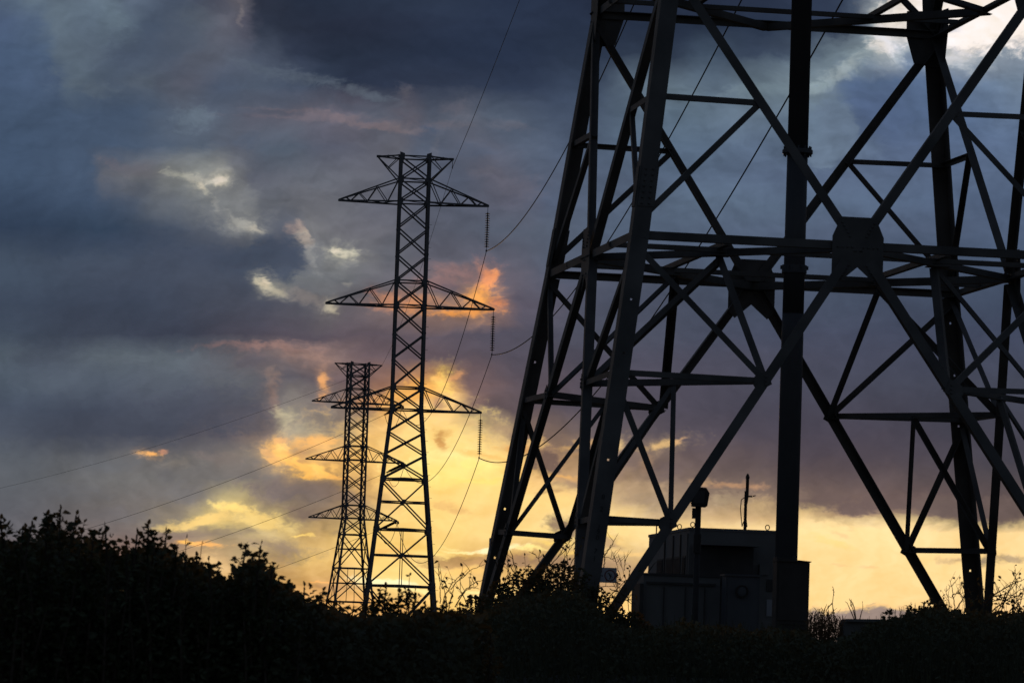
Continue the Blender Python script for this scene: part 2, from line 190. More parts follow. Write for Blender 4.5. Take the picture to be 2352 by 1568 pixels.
# billows: the side of each swelling that faces the hidden sun is lighter
toS = vm('MULTIPLY', vm('NORMALIZE', vm('SUBTRACT', (1000.0, 1090.0, 0.0), P0)), (.013, .020, 0))
PB = vm('ADD', vm('MULTIPLY', PW, (.001, .00155, 0)), (5.3, 2.1, 0))
bA = noi(PB, 6.5, 4, .45, .0); bB = noi(vm('ADD', PB, toS), 6.5, 4, .45, .0)
rel = mt('SUBTRACT', bA, bB)
n5 = noi(vm('ADD', PN, (3.1, 7.7, 0)), 4.0, 3, .5, .8)
k = mt('ADD', mt('ADD', mt('MULTIPLY', mt('SUBTRACT', n3, .5), .14), mt('MULTIPLY', rel, 1.25)), mt('MULTIPLY', mt('SUBTRACT', n5, .5), .55))
kb = mt('ADD', mt('ADD', mt('MULTIPLY', mt('SUBTRACT', n3, .5), 1.0), mt('MULTIPLY', mt('SUBTRACT', n4, .5), .6)), mt('MULTIPLY', rel, 1.5))

def ramp(i):
    r = nd('ShaderNodeValToRGB'); nt.links.new(u, r.inputs[0])
    cr_ = r.color_ramp; cr_.interpolation = 'EASE'
    while len(cr_.elements) > 1: cr_.elements.remove(cr_.elements[-1])
    for k_, (x, c) in enumerate(ROWS[i][1]):
        p = (x - XA) / (XB - XA)
        e = cr_.elements[0] if k_ == 0 else cr_.elements.new(p)
        e.position = p; e.color = lin(c)
    return r.outputs[0]
def band(y0, y1):
    """the cloud deck between two heights of the sky chart"""
    i0 = max([i for i, r in enumerate(ROWS) if r[0] <= y0] or [0])
    i1 = min([i for i, r in enumerate(ROWS) if r[0] >= y1] or [len(ROWS) - 1])
    col = ramp(i0)
    for i in range(i0 + 1, i1 + 1):
        col = mixc(mr(WY, float(ROWS[i-1][0]), float(ROWS[i][0]), 0, 1, False), col, ramp(i))
    return col
def leaf(col, x0, x1, y0, y1):
    for (bx, by, rx, ry, rot, c, st, soft) in B:
        t = math.radians(rot); X, Y = rx * 1.25, ry * 1.25
        ex = math.hypot(X * math.cos(t), Y * math.sin(t)); ey = math.hypot(X * math.sin(t), Y * math.cos(t))
        if bx + ex < x0 or bx - ex > x1 or by + ey < y0 or by - ey > y1: continue
        q = nd('ShaderNodeVectorMath', operation='MULTIPLY_ADD'); nt.links.new(col, q.inputs[0])
        q.inputs[1].default_value = (1e-7, 1e-7, 1e-7); nt.links.new(PW, q.inputs[2])   # one cloud after the other
        m = nd('ShaderNodeMapping', vector_type='TEXTURE'); nt.links.new(q.outputs[0], m.inputs[0])
        m.inputs['Location'].default_value = (bx, by, 0); m.inputs['Rotation'].default_value = (0, 0, t)
        m.inputs['Scale'].default_value = (X, Y, 1)
        f = mr(mt('ADD', vm('LENGTH', m.outputs[0]), mt('MULTIPLY', kb, -1.3 * min(1.0, soft * 1.3))), 1.0, 1.0 - soft, 0.0, st)
        col = mixc(f, col, lin(c))
    lum = vm('DOT_PRODUCT', col, (.3, .5, .2))
    col = mixc(mr(lum, .05, .35, .13, 0.0), col, comb(mt('MULTIPLY', lum, .96), mt('MULTIPLY', lum, .97), mt('MULTIPLY', lum, 1.0)))
    kk = mt('MULTIPLY', k, mt('MULTIPLY', mr(lum, .04, .25, .75, 1.6), mr(lum, .35, .75, 1.0, .40)))
    wf = mr(lum, .3, .7)
    b_ = nd('ShaderNodeBackground'); cv = comb(mt('MULTIPLY_ADD', kk, mt('MULTIPLY_ADD', wf, -.35, 1.0), 1.0), mt('ADD', kk, 1.0), mt('MULTIPLY_ADD', kk, mt('MULTIPLY_ADD', wf, .9, 1.0), 1.0))
    nt.links.new(vm('MULTIPLY', vm('MULTIPLY', col, cv), comb(mt('MULTIPLY_ADD', wf, .11, 1.0), mt('MULTIPLY_ADD', wf, .015, 1.0), mt('MULTIPLY_ADD', wf, .03, .985))), b_.inputs[0])
    return b_.outputs[0]
def mixs(f, a, b):
    n = nd('ShaderNodeMixShader'); nt.links.new(f, n.inputs[0]); nt.links.new(a, n.inputs[1]); nt.links.new(b, n.inputs[2])
    return n.outputs[0]
def tree(edges, lo, hi, coord, make):
    """picks the part of the sky by its place, so that only that part is worked out"""
    if hi - lo == 1: return make(edges[lo], edges[hi])
    m_ = (lo + hi) // 2
    return mixs(mt('GREATER_THAN', coord, float(edges[m_])), tree(edges, lo, m_, coord, make), tree(edges, m_, hi, coord, make))
XE = [-1e5, 450, 720, 1000, 1350, 1800, 1e5]; YE = [-1e5, 235, 470, 620, 780, 930, 1035, 1130, 1220, 1310, 1e5]
def strip(y0, y1):
    """one belt of the sky, a node group of its own"""
    global nt, PW, WX, WY, k, kb, u
    keep = (nt, PW, WX, WY, k, kb, u)
    g = bpy.data.node_groups.new('sky_belt', 'ShaderNodeTree')
    g.interface.new_socket('P', in_out='INPUT', socket_type='NodeSocketVector')
    g.interface.new_socket('k', in_out='INPUT', socket_type='NodeSocketFloat')
    g.interface.new_socket('kb', in_out='INPUT', socket_type='NodeSocketFloat')
    g.interface.new_socket('S', in_out='OUTPUT', socket_type='NodeSocketShader')
    nt = g; gi = nd('NodeGroupInput'); go = nd('NodeGroupOutput')
    PW, k, kb = gi.outputs[0], gi.outputs[1], gi.outputs[2]; WX, WY, _z = sep(PW); u = mr(WX, XA, XB, 0, 1, False)
    c_ = band(y0, y1)
    nt.links.new(tree(XE, 0, len(XE) - 1, WX, lambda x0, x1: leaf(c_, x0, x1, y0, y1)), go.inputs[0])
    nt, PW, WX, WY, k, kb, u = keep
    n = nd('ShaderNodeGroup'); n.node_tree = g
    nt.links.new(PW, n.inputs[0]); nt.links.new(k, n.inputs[1]); nt.links.new(kb, n.inputs[2])
    return n.outputs[0]
window = tree(YE, 0, len(YE) - 1, WY, strip)

# the rest of the dome: dusk sky of the Sky Texture seen through the same cloud deck
sky = nd('ShaderNodeTexSky'); sky.sky_type = 'NISHITA'; sky.sun_disc = False
sky.sun_elevation = SUN_EL; sky.sun_rotation = SUN_AZ
skyc = vm('SCALE', sky.outputs[0], None, .06)
cloud = mixc(mr(noi(vm('MULTIPLY', D, (1, 1, 2.5)), 2.6, 7, .6, .3), .35, .68), lin((40, 50, 70)), lin((68, 79, 98)))
deck = mixc(.72, skyc, cloud)
off = mt('MAXIMUM', mr(mt('ABSOLUTE', az), .14, .30), mr(el, .17, .34))
bg = nd('ShaderNodeBackground'); nt.links.new(deck, bg.inputs[0])
ow = nd('ShaderNodeOutputWorld'); nt.links.new(mixs(off, window, bg.outputs[0]), ow.inputs[0])
W.cycles.sampling_method = 'MANUAL'; W.cycles.sample_map_resolution = 1024

SC.view_settings.view_transform = 'Standard'; SC.view_settings.look = 'None'
SC.view_settings.exposure = 0.0; SC.view_settings.gamma = 1.0
SC.render.resolution_x = 1024; SC.render.resolution_y = 682

# ================================================================== helpers
def mat(name, base, rough=.6, metal=0.0, var=.25, scale=6.0, bump=0.0, trans=None):
    m = bpy.data.materials.new(name); m.use_nodes = True; t = m.node_tree
    bs = t.nodes['Principled BSDF']; bs.inputs['Roughness'].default_value = rough; bs.inputs['Metallic'].default_value = metal
    tcn = t.nodes.new('ShaderNodeTexCoord'); n = t.nodes.new('ShaderNodeTexNoise')
    n.inputs['Scale'].default_value = scale; n.inputs['Detail'].default_value = 5
    t.links.new(tcn.outputs['Object'], n.inputs['Vector'])
    r = t.nodes.new('ShaderNodeValToRGB'); t.links.new(n.outputs['Fac'], r.inputs[0])
    r.color_ramp.elements[0].position = .3; r.color_ramp.elements[1].position = .7
    r.color_ramp.elements[0].color = tuple(c * (1 - var) for c in base) + (1,)
    r.color_ramp.elements[1].color = tuple(min(1, c * (1 + var)) for c in base) + (1,)
    t.links.new(r.outputs[0], bs.inputs['Base Color'])
    if bump:
        b = t.nodes.new('ShaderNodeBump'); b.inputs['Strength'].default_value = bump
        t.links.new(n.outputs['Fac'], b.inputs['Height']); t.links.new(b.outputs[0], bs.inputs['Normal'])
    if trans:
        out = [x for x in t.nodes if x.type == 'OUTPUT_MATERIAL'][0]
        tr = t.nodes.new('ShaderNodeBsdfTranslucent'); tr.inputs[0].default_value = trans[:3] + (1,)
        mx = t.nodes.new('ShaderNodeMixShader'); mx.inputs[0].default_value = trans[3]
        t.links.new(bs.outputs[0], mx.inputs[1]); t.links.new(tr.outputs[0], mx.inputs[2]); t.links.new(mx.outputs[0], out.inputs[0])
    return m
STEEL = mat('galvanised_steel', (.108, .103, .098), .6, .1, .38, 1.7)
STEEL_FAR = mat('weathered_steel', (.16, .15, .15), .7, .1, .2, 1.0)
POLE_M = mat('pole_steel', (.085, .09, .10), .6, .1, .12, 2.0)
WIRE_M = mat('cable_aluminium', (.07, .066, .06), .85, 0, .1, 2.0)
PORC = mat('insulator_glaze', (.05, .03, .022), .7, 0, .15, 8.0)
SHELT = mat('shelter_panel', (.20, .205, .205), .75, 0, .12, 1.6)
SHELT_D = mat('shelter_trim', (.07, .07, .07), .7, 0, .2, 4.0)
CAB_G = mat('grey_cabinet_paint', (.12, .13, .145), .6, 0, .1, 3.0)
CAB_D = mat('brown_cabinet_paint', (.06, .055, .05), .7, 0, .2, 3.0)
SIGN_W = mat('sign_white', (.42, .45, .50), .6, 0, .06, 6.0)
SIGN_R = mat('sign_red', (.16, .015, .012), .6, 0, .1, 6.0)
SIGN_K = mat('sign_black', (.02, .02, .02), .6, 0, .1, 6.0)
DARKP = mat('black_housing', (.03, .03, .03), .6, 0, .2, 6.0)
LEAF = mat('dark_leaf', (.075, .095, .045), .6, 0, .35, 3.0, trans=(.10, .06, .01, .25))
LEAF_S = mat('small_leaf', (.075, .09, .045), .6, 0, .35, 5.0, trans=(.12, .07, .015, .3))
BARK = mat('bark', (.07, .052, .035), .8, 0, .3, 12.0)
DRY = mat('dry_stalk', (.16, .10, .05), .8, 0, .3, 9.0, trans=(.22, .11, .03, .3))
GRASS = mat('dark_grass', (.085, .095, .05), .7, 0, .35, 2.0, trans=(.10, .06, .015, .25))
SOIL = mat('soil', (.035, .035, .022), .95, 0, .35, .8, bump=.4)
CONC = mat('concrete', (.16, .155, .145), .9, 0, .2, 3.0, bump=.2)

class MB:
    """collects solids and links them as ONE mesh object"""
    def __init__(s): s.v = []; s.f = []
    def add(s, vs, fs):
        o = len(s.v); s.v += [tuple(v) for v in vs]; s.f += [tuple(i + o for i in f) for f in fs]
    def prism(s, poly, ext):
        """polygon (list of Vectors) swept along ext"""
        n = len(poly); ext = Vector(ext)
        s.add(list(poly) + [p + ext for p in poly],
              [tuple(range(n))[::-1], tuple(range(n, 2 * n))] + [(i, (i + 1) % n, n + (i + 1) % n, n + i) for i in range(n)])
    def box(s, c, sx, sy, sz, rz=0.0):
        c = Vector(c); R = Matrix.Rotation(rz, 3, 'Z')
        q = [c + R @ Vector((a * sx / 2, b * sy / 2, -sz / 2)) for a, b in ((-1, -1), (1, -1), (1, 1), (-1, 1))]
        s.prism(q, (0, 0, sz))
    def bar(s, p0, p1, a, b):
        """rectangular bar: cross-section vectors a, b (centred)"""
        p0, p1, a, b = Vector(p0), Vector(p1), Vector(a), Vector(b)
        s.prism([p0 - a/2 - b/2, p0 + a/2 - b/2, p0 + a/2 + b/2, p0 - a/2 + b/2], p1 - p0)
    def angle(s, p0, p1, d1, d2, w, t, w2=None):
        """steel angle, heel on the line p0-p1, flanges along d1 and d2"""
        p0, p1 = Vector(p0), Vector(p1); ax = (p1 - p0).normalized()
        d1 = Vector(d1); d1 = (d1 - ax * d1.dot(ax)).normalized()
        d2 = Vector(d2); d2 = (d2 - ax * d2.dot(ax)); d2 = (d2 - d1 * d2.dot(d1)).normalized()
        w2 = w2 or w
        s.prism([p0, p0 + d1*w, p0 + d1*w + d2*t, p0 + d1*t + d2*t, p0 + d1*t + d2*w2, p0 + d2*w2], p1 - p0)
    def tube(s, pts, rad, n=6, cap=True):
        pts = [Vector(p) for p in pts]; o = len(s.v); up = None
        m = len(pts)
        for i, p in enumerate(pts):
            t = (pts[min(i+1, m-1)] - pts[max(i-1, 0)]).normalized()
            if up is None: up = Vector((0, 0, 1)) if abs(t.z) < .9 else Vector((1, 0, 0))
            a = t.cross(up).normalized(); b = a.cross(t).normalized(); up = b
            r = rad[i] if isinstance(rad, (list, tuple)) else rad
            for k_ in range(n):
                an = 2 * math.pi * k_ / n
                s.v.append(tuple(p + a * math.cos(an) * r + b * math.sin(an) * r))
        for i in range(m - 1):
            for k_ in range(n):
                k2 = (k_ + 1) % n
                s.f.append((o + i*n + k_, o + i*n + k2, o + (i+1)*n + k2, o + (i+1)*n + k_))
        if cap:
            s.f.append(tuple(o + k_ for k_ in range(n))[::-1]); s.f.append(tuple(o + (m-1)*n + k_ for k_ in range(n)))
    def lathe(s, base, axis, prof, n=16):
        """profile [(radius, height)] turned round the axis"""
        base = Vector(base); t = Vector(axis).normalized()
        a = t.orthogonal().normalized(); b = t.cross(a); o = len(s.v)
        for r, h in prof:
            for k_ in range(n):
                an = 2 * math.pi * k_ / n
                s.v.append(tuple(base + t*h + (a*math.cos(an) + b*math.sin(an)) * max(r, 1e-4)))
        for i in range(len(prof) - 1):
            for k_ in range(n):
                k2 = (k_+1) % n
                s.f.append((o+i*n+k_, o+i*n+k2, o+(i+1)*n+k2, o+(i+1)*n+k_))
        s.f.append(tuple(o+k_ for k_ in range(n))[::-1]); s.f.append(tuple(o+(len(prof)-1)*n+k_ for k_ in range(n)))
    def build(s, name, m, parent=None, smooth=False):
        me = bpy.data.meshes.new(name); me.from_pydata(s.v, [], s.f); me.update()
        me.materials.append(m)
        if smooth: me.polygons.foreach_set('use_smooth', [True] * len(me.polygons))
        o = bpy.data.objects.new(name, me); C.objects.link(o)
        if parent is not None: o.parent = parent
        return o
def tag(o, label=None, cat=None, group=None, kind=None):
    if label: o['label'] = label
    if cat: o['category'] = cat
    if group: o['group'] = group
    if kind: o['kind'] = kind
    return o
def empty(name, loc, rz=0.0):
    o = bpy.data.objects.new(name, None); C.objects.link(o); o.location = loc; o.rotation_euler = (0, 0, rz)
    o.empty_display_size = .3
    return o

# ================================================================== ground
def ground_z(x, y):
    t = max(0.0, min(1.0, (y - 12) / 38.0)); h = .8 * t * t * (3 - 2 * t)
    h += .75 * math.exp(-((y - 47.5) / 3.2) ** 2) * (1 / (1 + math.exp(-max(-30, min(30, (x + 7) * 1.2)))))
    h += .12 * noise.noise(Vector((x * .25, y * .25, 0))) if y < 120 else 0
    return h
xs = [-2500, -1200, -500, -200, -90, -40] + [-20 + i * .8 for i in range(51)] + [40, 90, 200, 500, 1200, 2500]
ys = [-800, -200, -60, -20, -5] + [2 + i * 1.0 for i in range(80)] + [95, 120, 160, 220, 300, 420, 600, 900, 1400, 2200, 3400, 5000]
g = MB(); g.v = [(x, y, ground_z(x, y)) for y in ys for x in xs]; nx = len(xs)
g.f = [(j*nx+i, j*nx+i+1, (j+1)*nx+i+1, (j+1)*nx+i) for j in range(len(ys)-1) for i in range(nx-1)]
tag(g.build('ground', SOIL, smooth=True), kind='structure')
BASE = .8

# ================================================================== lattice towers
class Frame:
    """four-legged body; local axes u (across the line), v (along the line), z up"""
    def __init__(s, half, back=None):
        s.half = half; s.back = back or (lambda z: 0.0)
    def corner(s, u, v, z):
        h = s.half(z); e = s.back(z) if v > 0 else 0.0
        return Vector((u * (h + e), v * h, z))
    FACES = {'front': ((-1, -1), (1, -1), Vector((0, 1, 0))), 'back': ((-1, 1), (1, 1), Vector((0, -1, 0))),
             'left': ((-1, -1), (-1, 1), Vector((1, 0, 0))), 'right': ((1, -1), (1, 1), Vector((-1, 0, 0)))}
    def pt(s, face, a, z):
        c0, c1, n = s.FACES[face]; A = s.corner(*c0, z); B_ = s.corner(*c1, z)
        return A.lerp(B_, (a + 1) / 2)
def member(p0, p1, n_in, w, t=.012, inset=.02, flip=1, mb=None):
    """angle lying flat in a face: one flange in the face, the other pointing inwards"""
    mb = mb or MB(); p0, p1 = Vector(p0), Vector(p1); ax = (p1 - p0).normalized()
    d1 = ax.cross(n_in).normalized() * flip
    off = -d1 * w / 2 + n_in * inset
    mb.angle(p0 + off, p1 + off, d1, n_in, w, t)
    return mb
def piece(mb_points, *a): pass

def lattice_tower(root, fr, levels, m, legw, brw, arms, top_arm, base_z):
    """body above and below the waist for the standing line towers; levels: (z, kind of the panel below)"""
    F4 = Frame.FACES
    # legs, each one mesh, following the width of the body
    zs = [l[0] for l in levels]
    for u in (-1, 1):
        for v in (-1, 1):
            mb = MB()
            for a, b in zip(zs[:-1], zs[1:]):
                mb.angle(fr.corner(u, v, a), fr.corner(u, v, b), (-u, 0, 0), (0, -v, 0), legw, legw * .12)
            mb.build('leg', m, root)
    for i, (z0, kind) in enumerate(levels[:-1]):
        z1 = levels[i+1][0]
        for fc, (c0, c1, n) in F4.items():
            x = MB()
            h0, h1 = fr.half(z0), fr.half(z1); zc = z0 + (z1 - z0) * h0 / (h0 + h1)
            member(fr.pt(fc, -1, z0), fr.pt(fc, 1, z1), n, brw, .012, .01, 1, x)
            member(fr.pt(fc, 1, z0), fr.pt(fc, -1, z1), n, brw, .012, .03, 1, x)
            if 'C' in kind or 'G' in kind:
                c = fr.pt(fc, 0, zc); g_ = brw * 1.5
                x.bar(c - Vector((0, 0, g_)), c + Vector((0, 0, g_)), n.cross(Vector((0, 0, 1))) * g_ * 1.6, n * .02)
            x.build('cross_brace', m, root)
            if 'C' in kind:      # strut through the crossing, from leg to leg, and the diamond inside
                s_ = MB(); member(fr.pt(fc, -1, zc), fr.pt(fc, 1, zc), n, brw * .8, .01, .05, 1, s_); s_.build('crossbar', m, root)
            if 'V' in kind:
                hg = MB(); member(fr.pt(fc, 0, z0), fr.pt(fc, 0, z1), n, brw * .55, .01, .06, 1, hg); hg.build('hanger', m, root)
        if 'C' in kind:
            d = MB(); fs = ['front', 'right', 'back', 'left']
            for q in range(4):
                member(fr.pt(fs[q], 0, zc), fr.pt(fs[(q+1) % 4], 0, zc), Vector((0, 0, 1)), brw * .6, .01, .0, 1, d)
            d.build('plan_bracing', m, root)
        if 'H' in kind or 'D' in kind:
            for fc, (c0, c1, n) in F4.items():
                s_ = MB(); member(fr.pt(fc, -1, z0), fr.pt(fc, 1, z0), n, brw * .95, .012, .015, 1, s_)
                s_.build('crossbar', m, root)
            d = MB()
            if 'D' in kind:
                fs = ['front', 'right', 'back', 'left']
                for q in range(4): member(fr.pt(fs[q], 0, z0), fr.pt(fs[(q+1) % 4], 0, z0), Vector((0, 0, 1)), brw * .75, .01, .03, 1, d)
            else:
                member(fr.corner(-1, -1, z0), fr.corner(1, 1, z0), Vector((0, 0, 1)), brw * .5, .01, .03, 1, d)
            d.build('plan_bracing', m, root)
            for u in (-1, 1):
                for v in (-1, 1):
                    p = fr.corner(u, v, z0); gp = MB(); gs = legw * 1.25
                    gp.prism([p + Vector((-u*0, v*.012, -gs)), p + Vector((-u*gs*1.25, v*.012, -gs*.6)), p + Vector((-u*gs*1.25, v*.012, gs*.6)), p + Vector((0, v*.012, gs))], (0, -v * .02, 0))
                    gp.build('gusset_plate', m, root)
    # cross-arms: (z of the lower chord, z of the upper chord at the body, reach)
    for (zb, zt, reach) in arms:
        for s_ in (-1, 1):
            a = MB(); tip = Vector((s_ * reach, 0, zb)); h = fr.half(zb); ht = fr.half(zt)
            bo = [Vector((s_ * h, v * h, zb)) for v in (-1, 1)]; to = [Vector((s_ * ht, v * ht, zt)) for v in (-1, 1)]
            for k_ in (0, 1):
                v = (-1, 1)[k_]; n = Vector((0, -v, 0))
                tp = tip + Vector((0, v * .12, 0))
                member(bo[k_], tp, n, brw * 1.15, .014, .0, 1, a); member(to[k_], tp + Vector((0, 0, .08)), n, brw * .95, .012, .0, 1, a)
                L = lambda t: bo[k_].lerp(tp, t)
                U = lambda t: to[k_].lerp(tp + Vector((0, 0, .08)), t)
                zig = [(0, U), (.18, L), (.36, U), (.52, L), (.66, U), (.80, L), (.88, U)]
                for (t0, f0), (t1, f1) in zip(zig[:-1], zig[1:]): member(f0(t0), f1(t1), n, brw * .62, .01, .03, 1, a)
            for t0, t1, k_ in ((0, .25, 0), (.25, .5, 1), (.5, .75, 0), (.75, .95, 1)):
                p = bo[k_].lerp(tip, t0); q = bo[1-k_].lerp(tip, t1); member(p, q, Vector((0, 0, 1)), brw * .7, .01, .0, 1, a)
            a.box(tip + Vector((-s_*.25, 0, .03)), .62, .3, .18)
            a.build('crossarm', m, root)
    if top_arm:
        zt, zb, reach = top_arm
        for s_ in (-1, 1):
            a = MB(); tip = Vector((s_ * reach, 0, zt))
            for v in (-1, 1):
                n = Vector((0, -v, 0)); h = fr.half(zt); hb = fr.half(zb)
                tb = Vector((s_ * h, v * h, zt)); lb = Vector((s_ * hb, v * hb, zb))
                member(tb, tip, n, brw, .012, .0, 1, a); member(lb, tip, n, brw * .9, .012, .0, 1, a)
                mid = lb.lerp(tip, .5); member(tb, mid, n, brw * .6, .01, .0, 1, a)
                member(Vector((s_*h, -v*h, zt)), tb.lerp(tip, .55), Vector((0, 0, 1)), brw * .6, .01, .03, 1, a)
            a.box(tip + Vector((-s_*.15, 0, 0)), .45, .2, .22)
            a.build('earth_wire_arm', m, root)

def seg_half(pts):
    def f(z):
        if z >= pts[0][0]: return pts[0][1]
        for (za, ha), (zb, hb) in zip(pts[:-1], pts[1:]):
            if z >= zb: return ha + (hb - ha) * (za - z) / (za - zb)
        (za, ha), (zb, hb) = pts[-2:]; return ha + (hb - ha) * (za - z) / (za - zb)
    return f
Z = lambda rel: rel + EYE          # heights were measured from the eye

# ---- middle tower
MIDX, MIDY, MIDR = -9.98, 400.0, math.radians(3.5)
mid = empty('transmission_tower', (MIDX, MIDY, BASE), MIDR)
tag(mid, 'tall lattice pylon with three hanging insulator strings, between far pylon and close pylon', 'pylon', 'pylons of one line')
zz = lambda rel: Z(rel) - BASE
fm = Frame(seg_half([(zz(49.1), 1.53), (zz(24.63), 1.58), (zz(0), 4.0)]))
lv = [(49.15,'H'),(46.94,'H'),(44.79,'H'),(42.23,''),(39.62,''),(37.06,'H'),(34.69,'H'),(32.01,''),(29.51,''),(26.76,'H'),(24.63,'H'),(22.45,''),(20.27,''),(17.89,'DC'),(13.03,'DCV'),(7.61,'DC'),(-.8,'')]
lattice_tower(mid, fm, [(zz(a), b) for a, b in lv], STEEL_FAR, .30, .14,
              [(zz(44.7), zz(46.94), 7.27), (zz(34.65), zz(37.06), 8.15), (zz(24.6), zz(26.76), 7.25)], (zz(49.15), zz(46.94), 3.68), 0)
for i in range(40):
    z_ = zz(4.0) + i * 1.1
    if z_ > zz(43.5): break
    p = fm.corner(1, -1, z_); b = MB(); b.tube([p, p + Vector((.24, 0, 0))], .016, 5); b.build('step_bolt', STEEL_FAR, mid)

# ---- far tower
FARX, FARY, FARR = -26.5, 718.0, math.radians(14.0)
far = empty('transmission_tower', (FARX, FARY, BASE), FARR)
tag(far, 'small distant lattice pylon, left of and partly behind the tall middle pylon', 'pylon', 'pylons of one line')
ff = Frame(seg_half([(zz(51.8), 1.74), (zz(25.14), 1.76), (zz(0), 4.8)]))
lf = [(51.85,'H'),(49.79,'H'),(47.56,'H'),(45.06,'H'),(42.6,''),(40.1,''),(37.63,'H'),(35.23,'H'),(32.6,''),(30.0,''),(27.38,'H'),(25.14,'H'),(22.27,'DC'),(16.47,'DCV'),(10.67,'DC'),(4.9,''),(-.8,'')]
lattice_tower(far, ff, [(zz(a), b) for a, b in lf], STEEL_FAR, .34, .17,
              [(zz(45.1), zz(47.56), 7.95), (zz(35.03), zz(37.63), 8.7), (zz(25.0), zz(27.38), 7.8)], (zz(51.85), zz(49.79), 4.15), 0)

def loc2w(cx, cy, rz, p):
    return Vector((cx, cy, BASE)) + Matrix.Rotation(rz, 3, 'Z') @ Vector(p)

# ---- suspension insulators of the middle tower
names3 = ['brown disc insulator string hanging from the top cross-arm of the middle pylon',
          'brown disc insulator string hanging from the middle cross-arm of the middle pylon',
          'brown disc insulator string hanging from the lowest cross-arm of the middle pylon']
ATT = []
for i, (zr, reach) in enumerate(((44.7, 7.27), (34.65, 8.15), (24.6, 7.25))):
    tip = loc2w(MIDX, MIDY, MIDR, (reach - .05, 0, zz(zr)))
    r = empty('insulator_string', tip); tag(r, names3[i], 'insulator', 'insulator strings of the middle pylon')
    b = MB(); b.tube([(0, 0, 0), (0, 0, -.6)], .028, 6); b.tube([(0, 0, -4.0), (0, 0, -4.3)], .028, 6); b.build('link_rod', WIRE_M, r)
    d = MB(); prof = []
    z0 = -.6; prof = [(.03, z0)]
    for k_ in range(15):
        zt = z0 - k_ * .228
        prof += [(.05, zt - .01), (.06, zt - .07), (.23, zt - .13), (.24, zt - .155), (.06, zt - .165), (.05, zt - .22)]
    d.lathe((0, 0, 0), (0, 0, 1), prof, 14); d.build('disc_stack', PORC, r, True)
    c = MB(); c.bar((-.02, -.25, -4.33), (-.02, .25, -4.33), (.13, 0, 0), (0, 0, .15)); c.build('clamp', WIRE_M, r)
    ATT.append(tip + Vector((0, 0, -4.36)))
EW = loc2w(MIDX, MIDY, MIDR, (3.63, 0, zz(49.1)))
r = empty('earth_wire_hanger', EW); tag(r, 'short link hanging under the right tip of the middle pylon top', 'hanger')
b = MB(); b.tube([(0, 0, 0), (0, 0, -.72)], .03, 6); b.build('link_rod', WIRE_M, r)
b = MB(); b.bar((0, -.18, -.8), (0, .18, -.8), (.09, 0, 0), (0, 0, .12)); b.build('clamp', WIRE_M, r)
EWP = EW + Vector((0, 0, -.8))

# ---- strain insulators and jumpers of the far tower
def span(A, B_, sag, n=70):
    return [Vector(A).lerp(Vector(B_), i / n) - Vector((0, 0, 4 * sag * (i / n) * (1 - i / n))) for i in range(n + 1)]
nm = ['top', 'middle', 'lowest']
FA = []
for i, (zr, reach) in enumerate(((45.0, 7.9), (34.95, 8.65), (24.95, 7.75))):
    tip = loc2w(FARX, FARY, FARR, (reach, 0, zz(zr) - .05))
    dl = (Vector((-330, 1000, tip.z + 4)) - tip).normalized(); dl.z = -.36; dl.normalize()
    dn = (ATT[i] - tip).normalized(); dn.z = -.12; dn.normalize()
    ends = []
    for dd, ln, which in ((dl, 4.2, 'slanting left'), (dn, 4.0, 'facing forward')):
        r = empty('strain_insulator', tip)
        tag(r, 'twin insulator string %s from the %s right cross-arm of the far pylon' % (which, nm[i]), 'insulator', 'strain insulators of the far pylon')
        b = MB(); sd_ = dd.cross(Vector((0, 0, 1))).normalized() * .22
        for q in (-1, 1):
            prof = [(.05, 0), (.05, .35)]
            for k_ in range(14): prof += [(.17, .4 + k_ * .23), (.17, .46 + k_ * .23), (.08, .5 + k_ * .23), (.08, .58 + k_ * .23)]
            b.lathe(sd_ * q, dd, prof + [(.05, ln)], 10)
        b.build('disc_stack', PORC, r)
        y_ = MB(); y_.bar(dd * .25 - sd_ * 1.3, dd * .25 + sd_ * 1.3, dd * .12, (0, 0, .12)); y_.bar(dd * (ln - .1) - sd_ * 1.3, dd * (ln - .1) + sd_ * 1.3, dd * .12, (0, 0, .12))
        y_.build('yoke_plate', WIRE_M, r)
        ends.append(tip + dd * ln)
    FA.append(ends)
    j = MB(); j.tube(span(ends[0], ends[1], 3.0, 24), .045, 5)
    tag(j.build('jumper_cable', WIRE_M), 'drooping jumper loop under the %s right cross-arm tip of the far pylon' % nm[i], 'cable', 'jumper loops of the far pylon')
FE = loc2w(FARX, FARY, FARR, (4.1, 0, zz(51.8)))

# ---- near tower (its lower body fills the right of the picture)
NX, NY, NR = 4.5934, 65.942, .17116
near = empty('transmission_tower', (NX, NY, BASE), NR)
tag(near, 'huge close lattice pylon filling the right side, a tall pole rising inside it', 'pylon', 'pylons of one line')
HB, HT, HM, KZ, L1, L2 = zz(6.5378), zz(10.861), zz(8.7016), zz(-.083), zz(4.4354), zz(2.2438)
B1, B2 = .118258, .13962
def nhalf(z):
    if z > HT: return max(1.4, (3.5 - B1 * (HT - HB)) - .118 * (z - HT))
    return 3.5 - B1 * (z - HB) if z > HB else 3.5 - B2 * (z - HB)
fn = Frame(nhalf, lambda z: max(0.0, min(.13, .0105 * (HT - z))))
def put(name, mb, label=None):
    o = mb.build(name, STEEL, near)
    if label: o['label'] = label
    return o
TOPZ = zz(50.5)
holes = {(-1, -1): [573, 702, 826, 1071], (-1, 1): [612, 850, 962, 1185, 1297], (1, 1): [717, 836, 952, 1285, 1397], (1, -1): []}
LEGW = .265
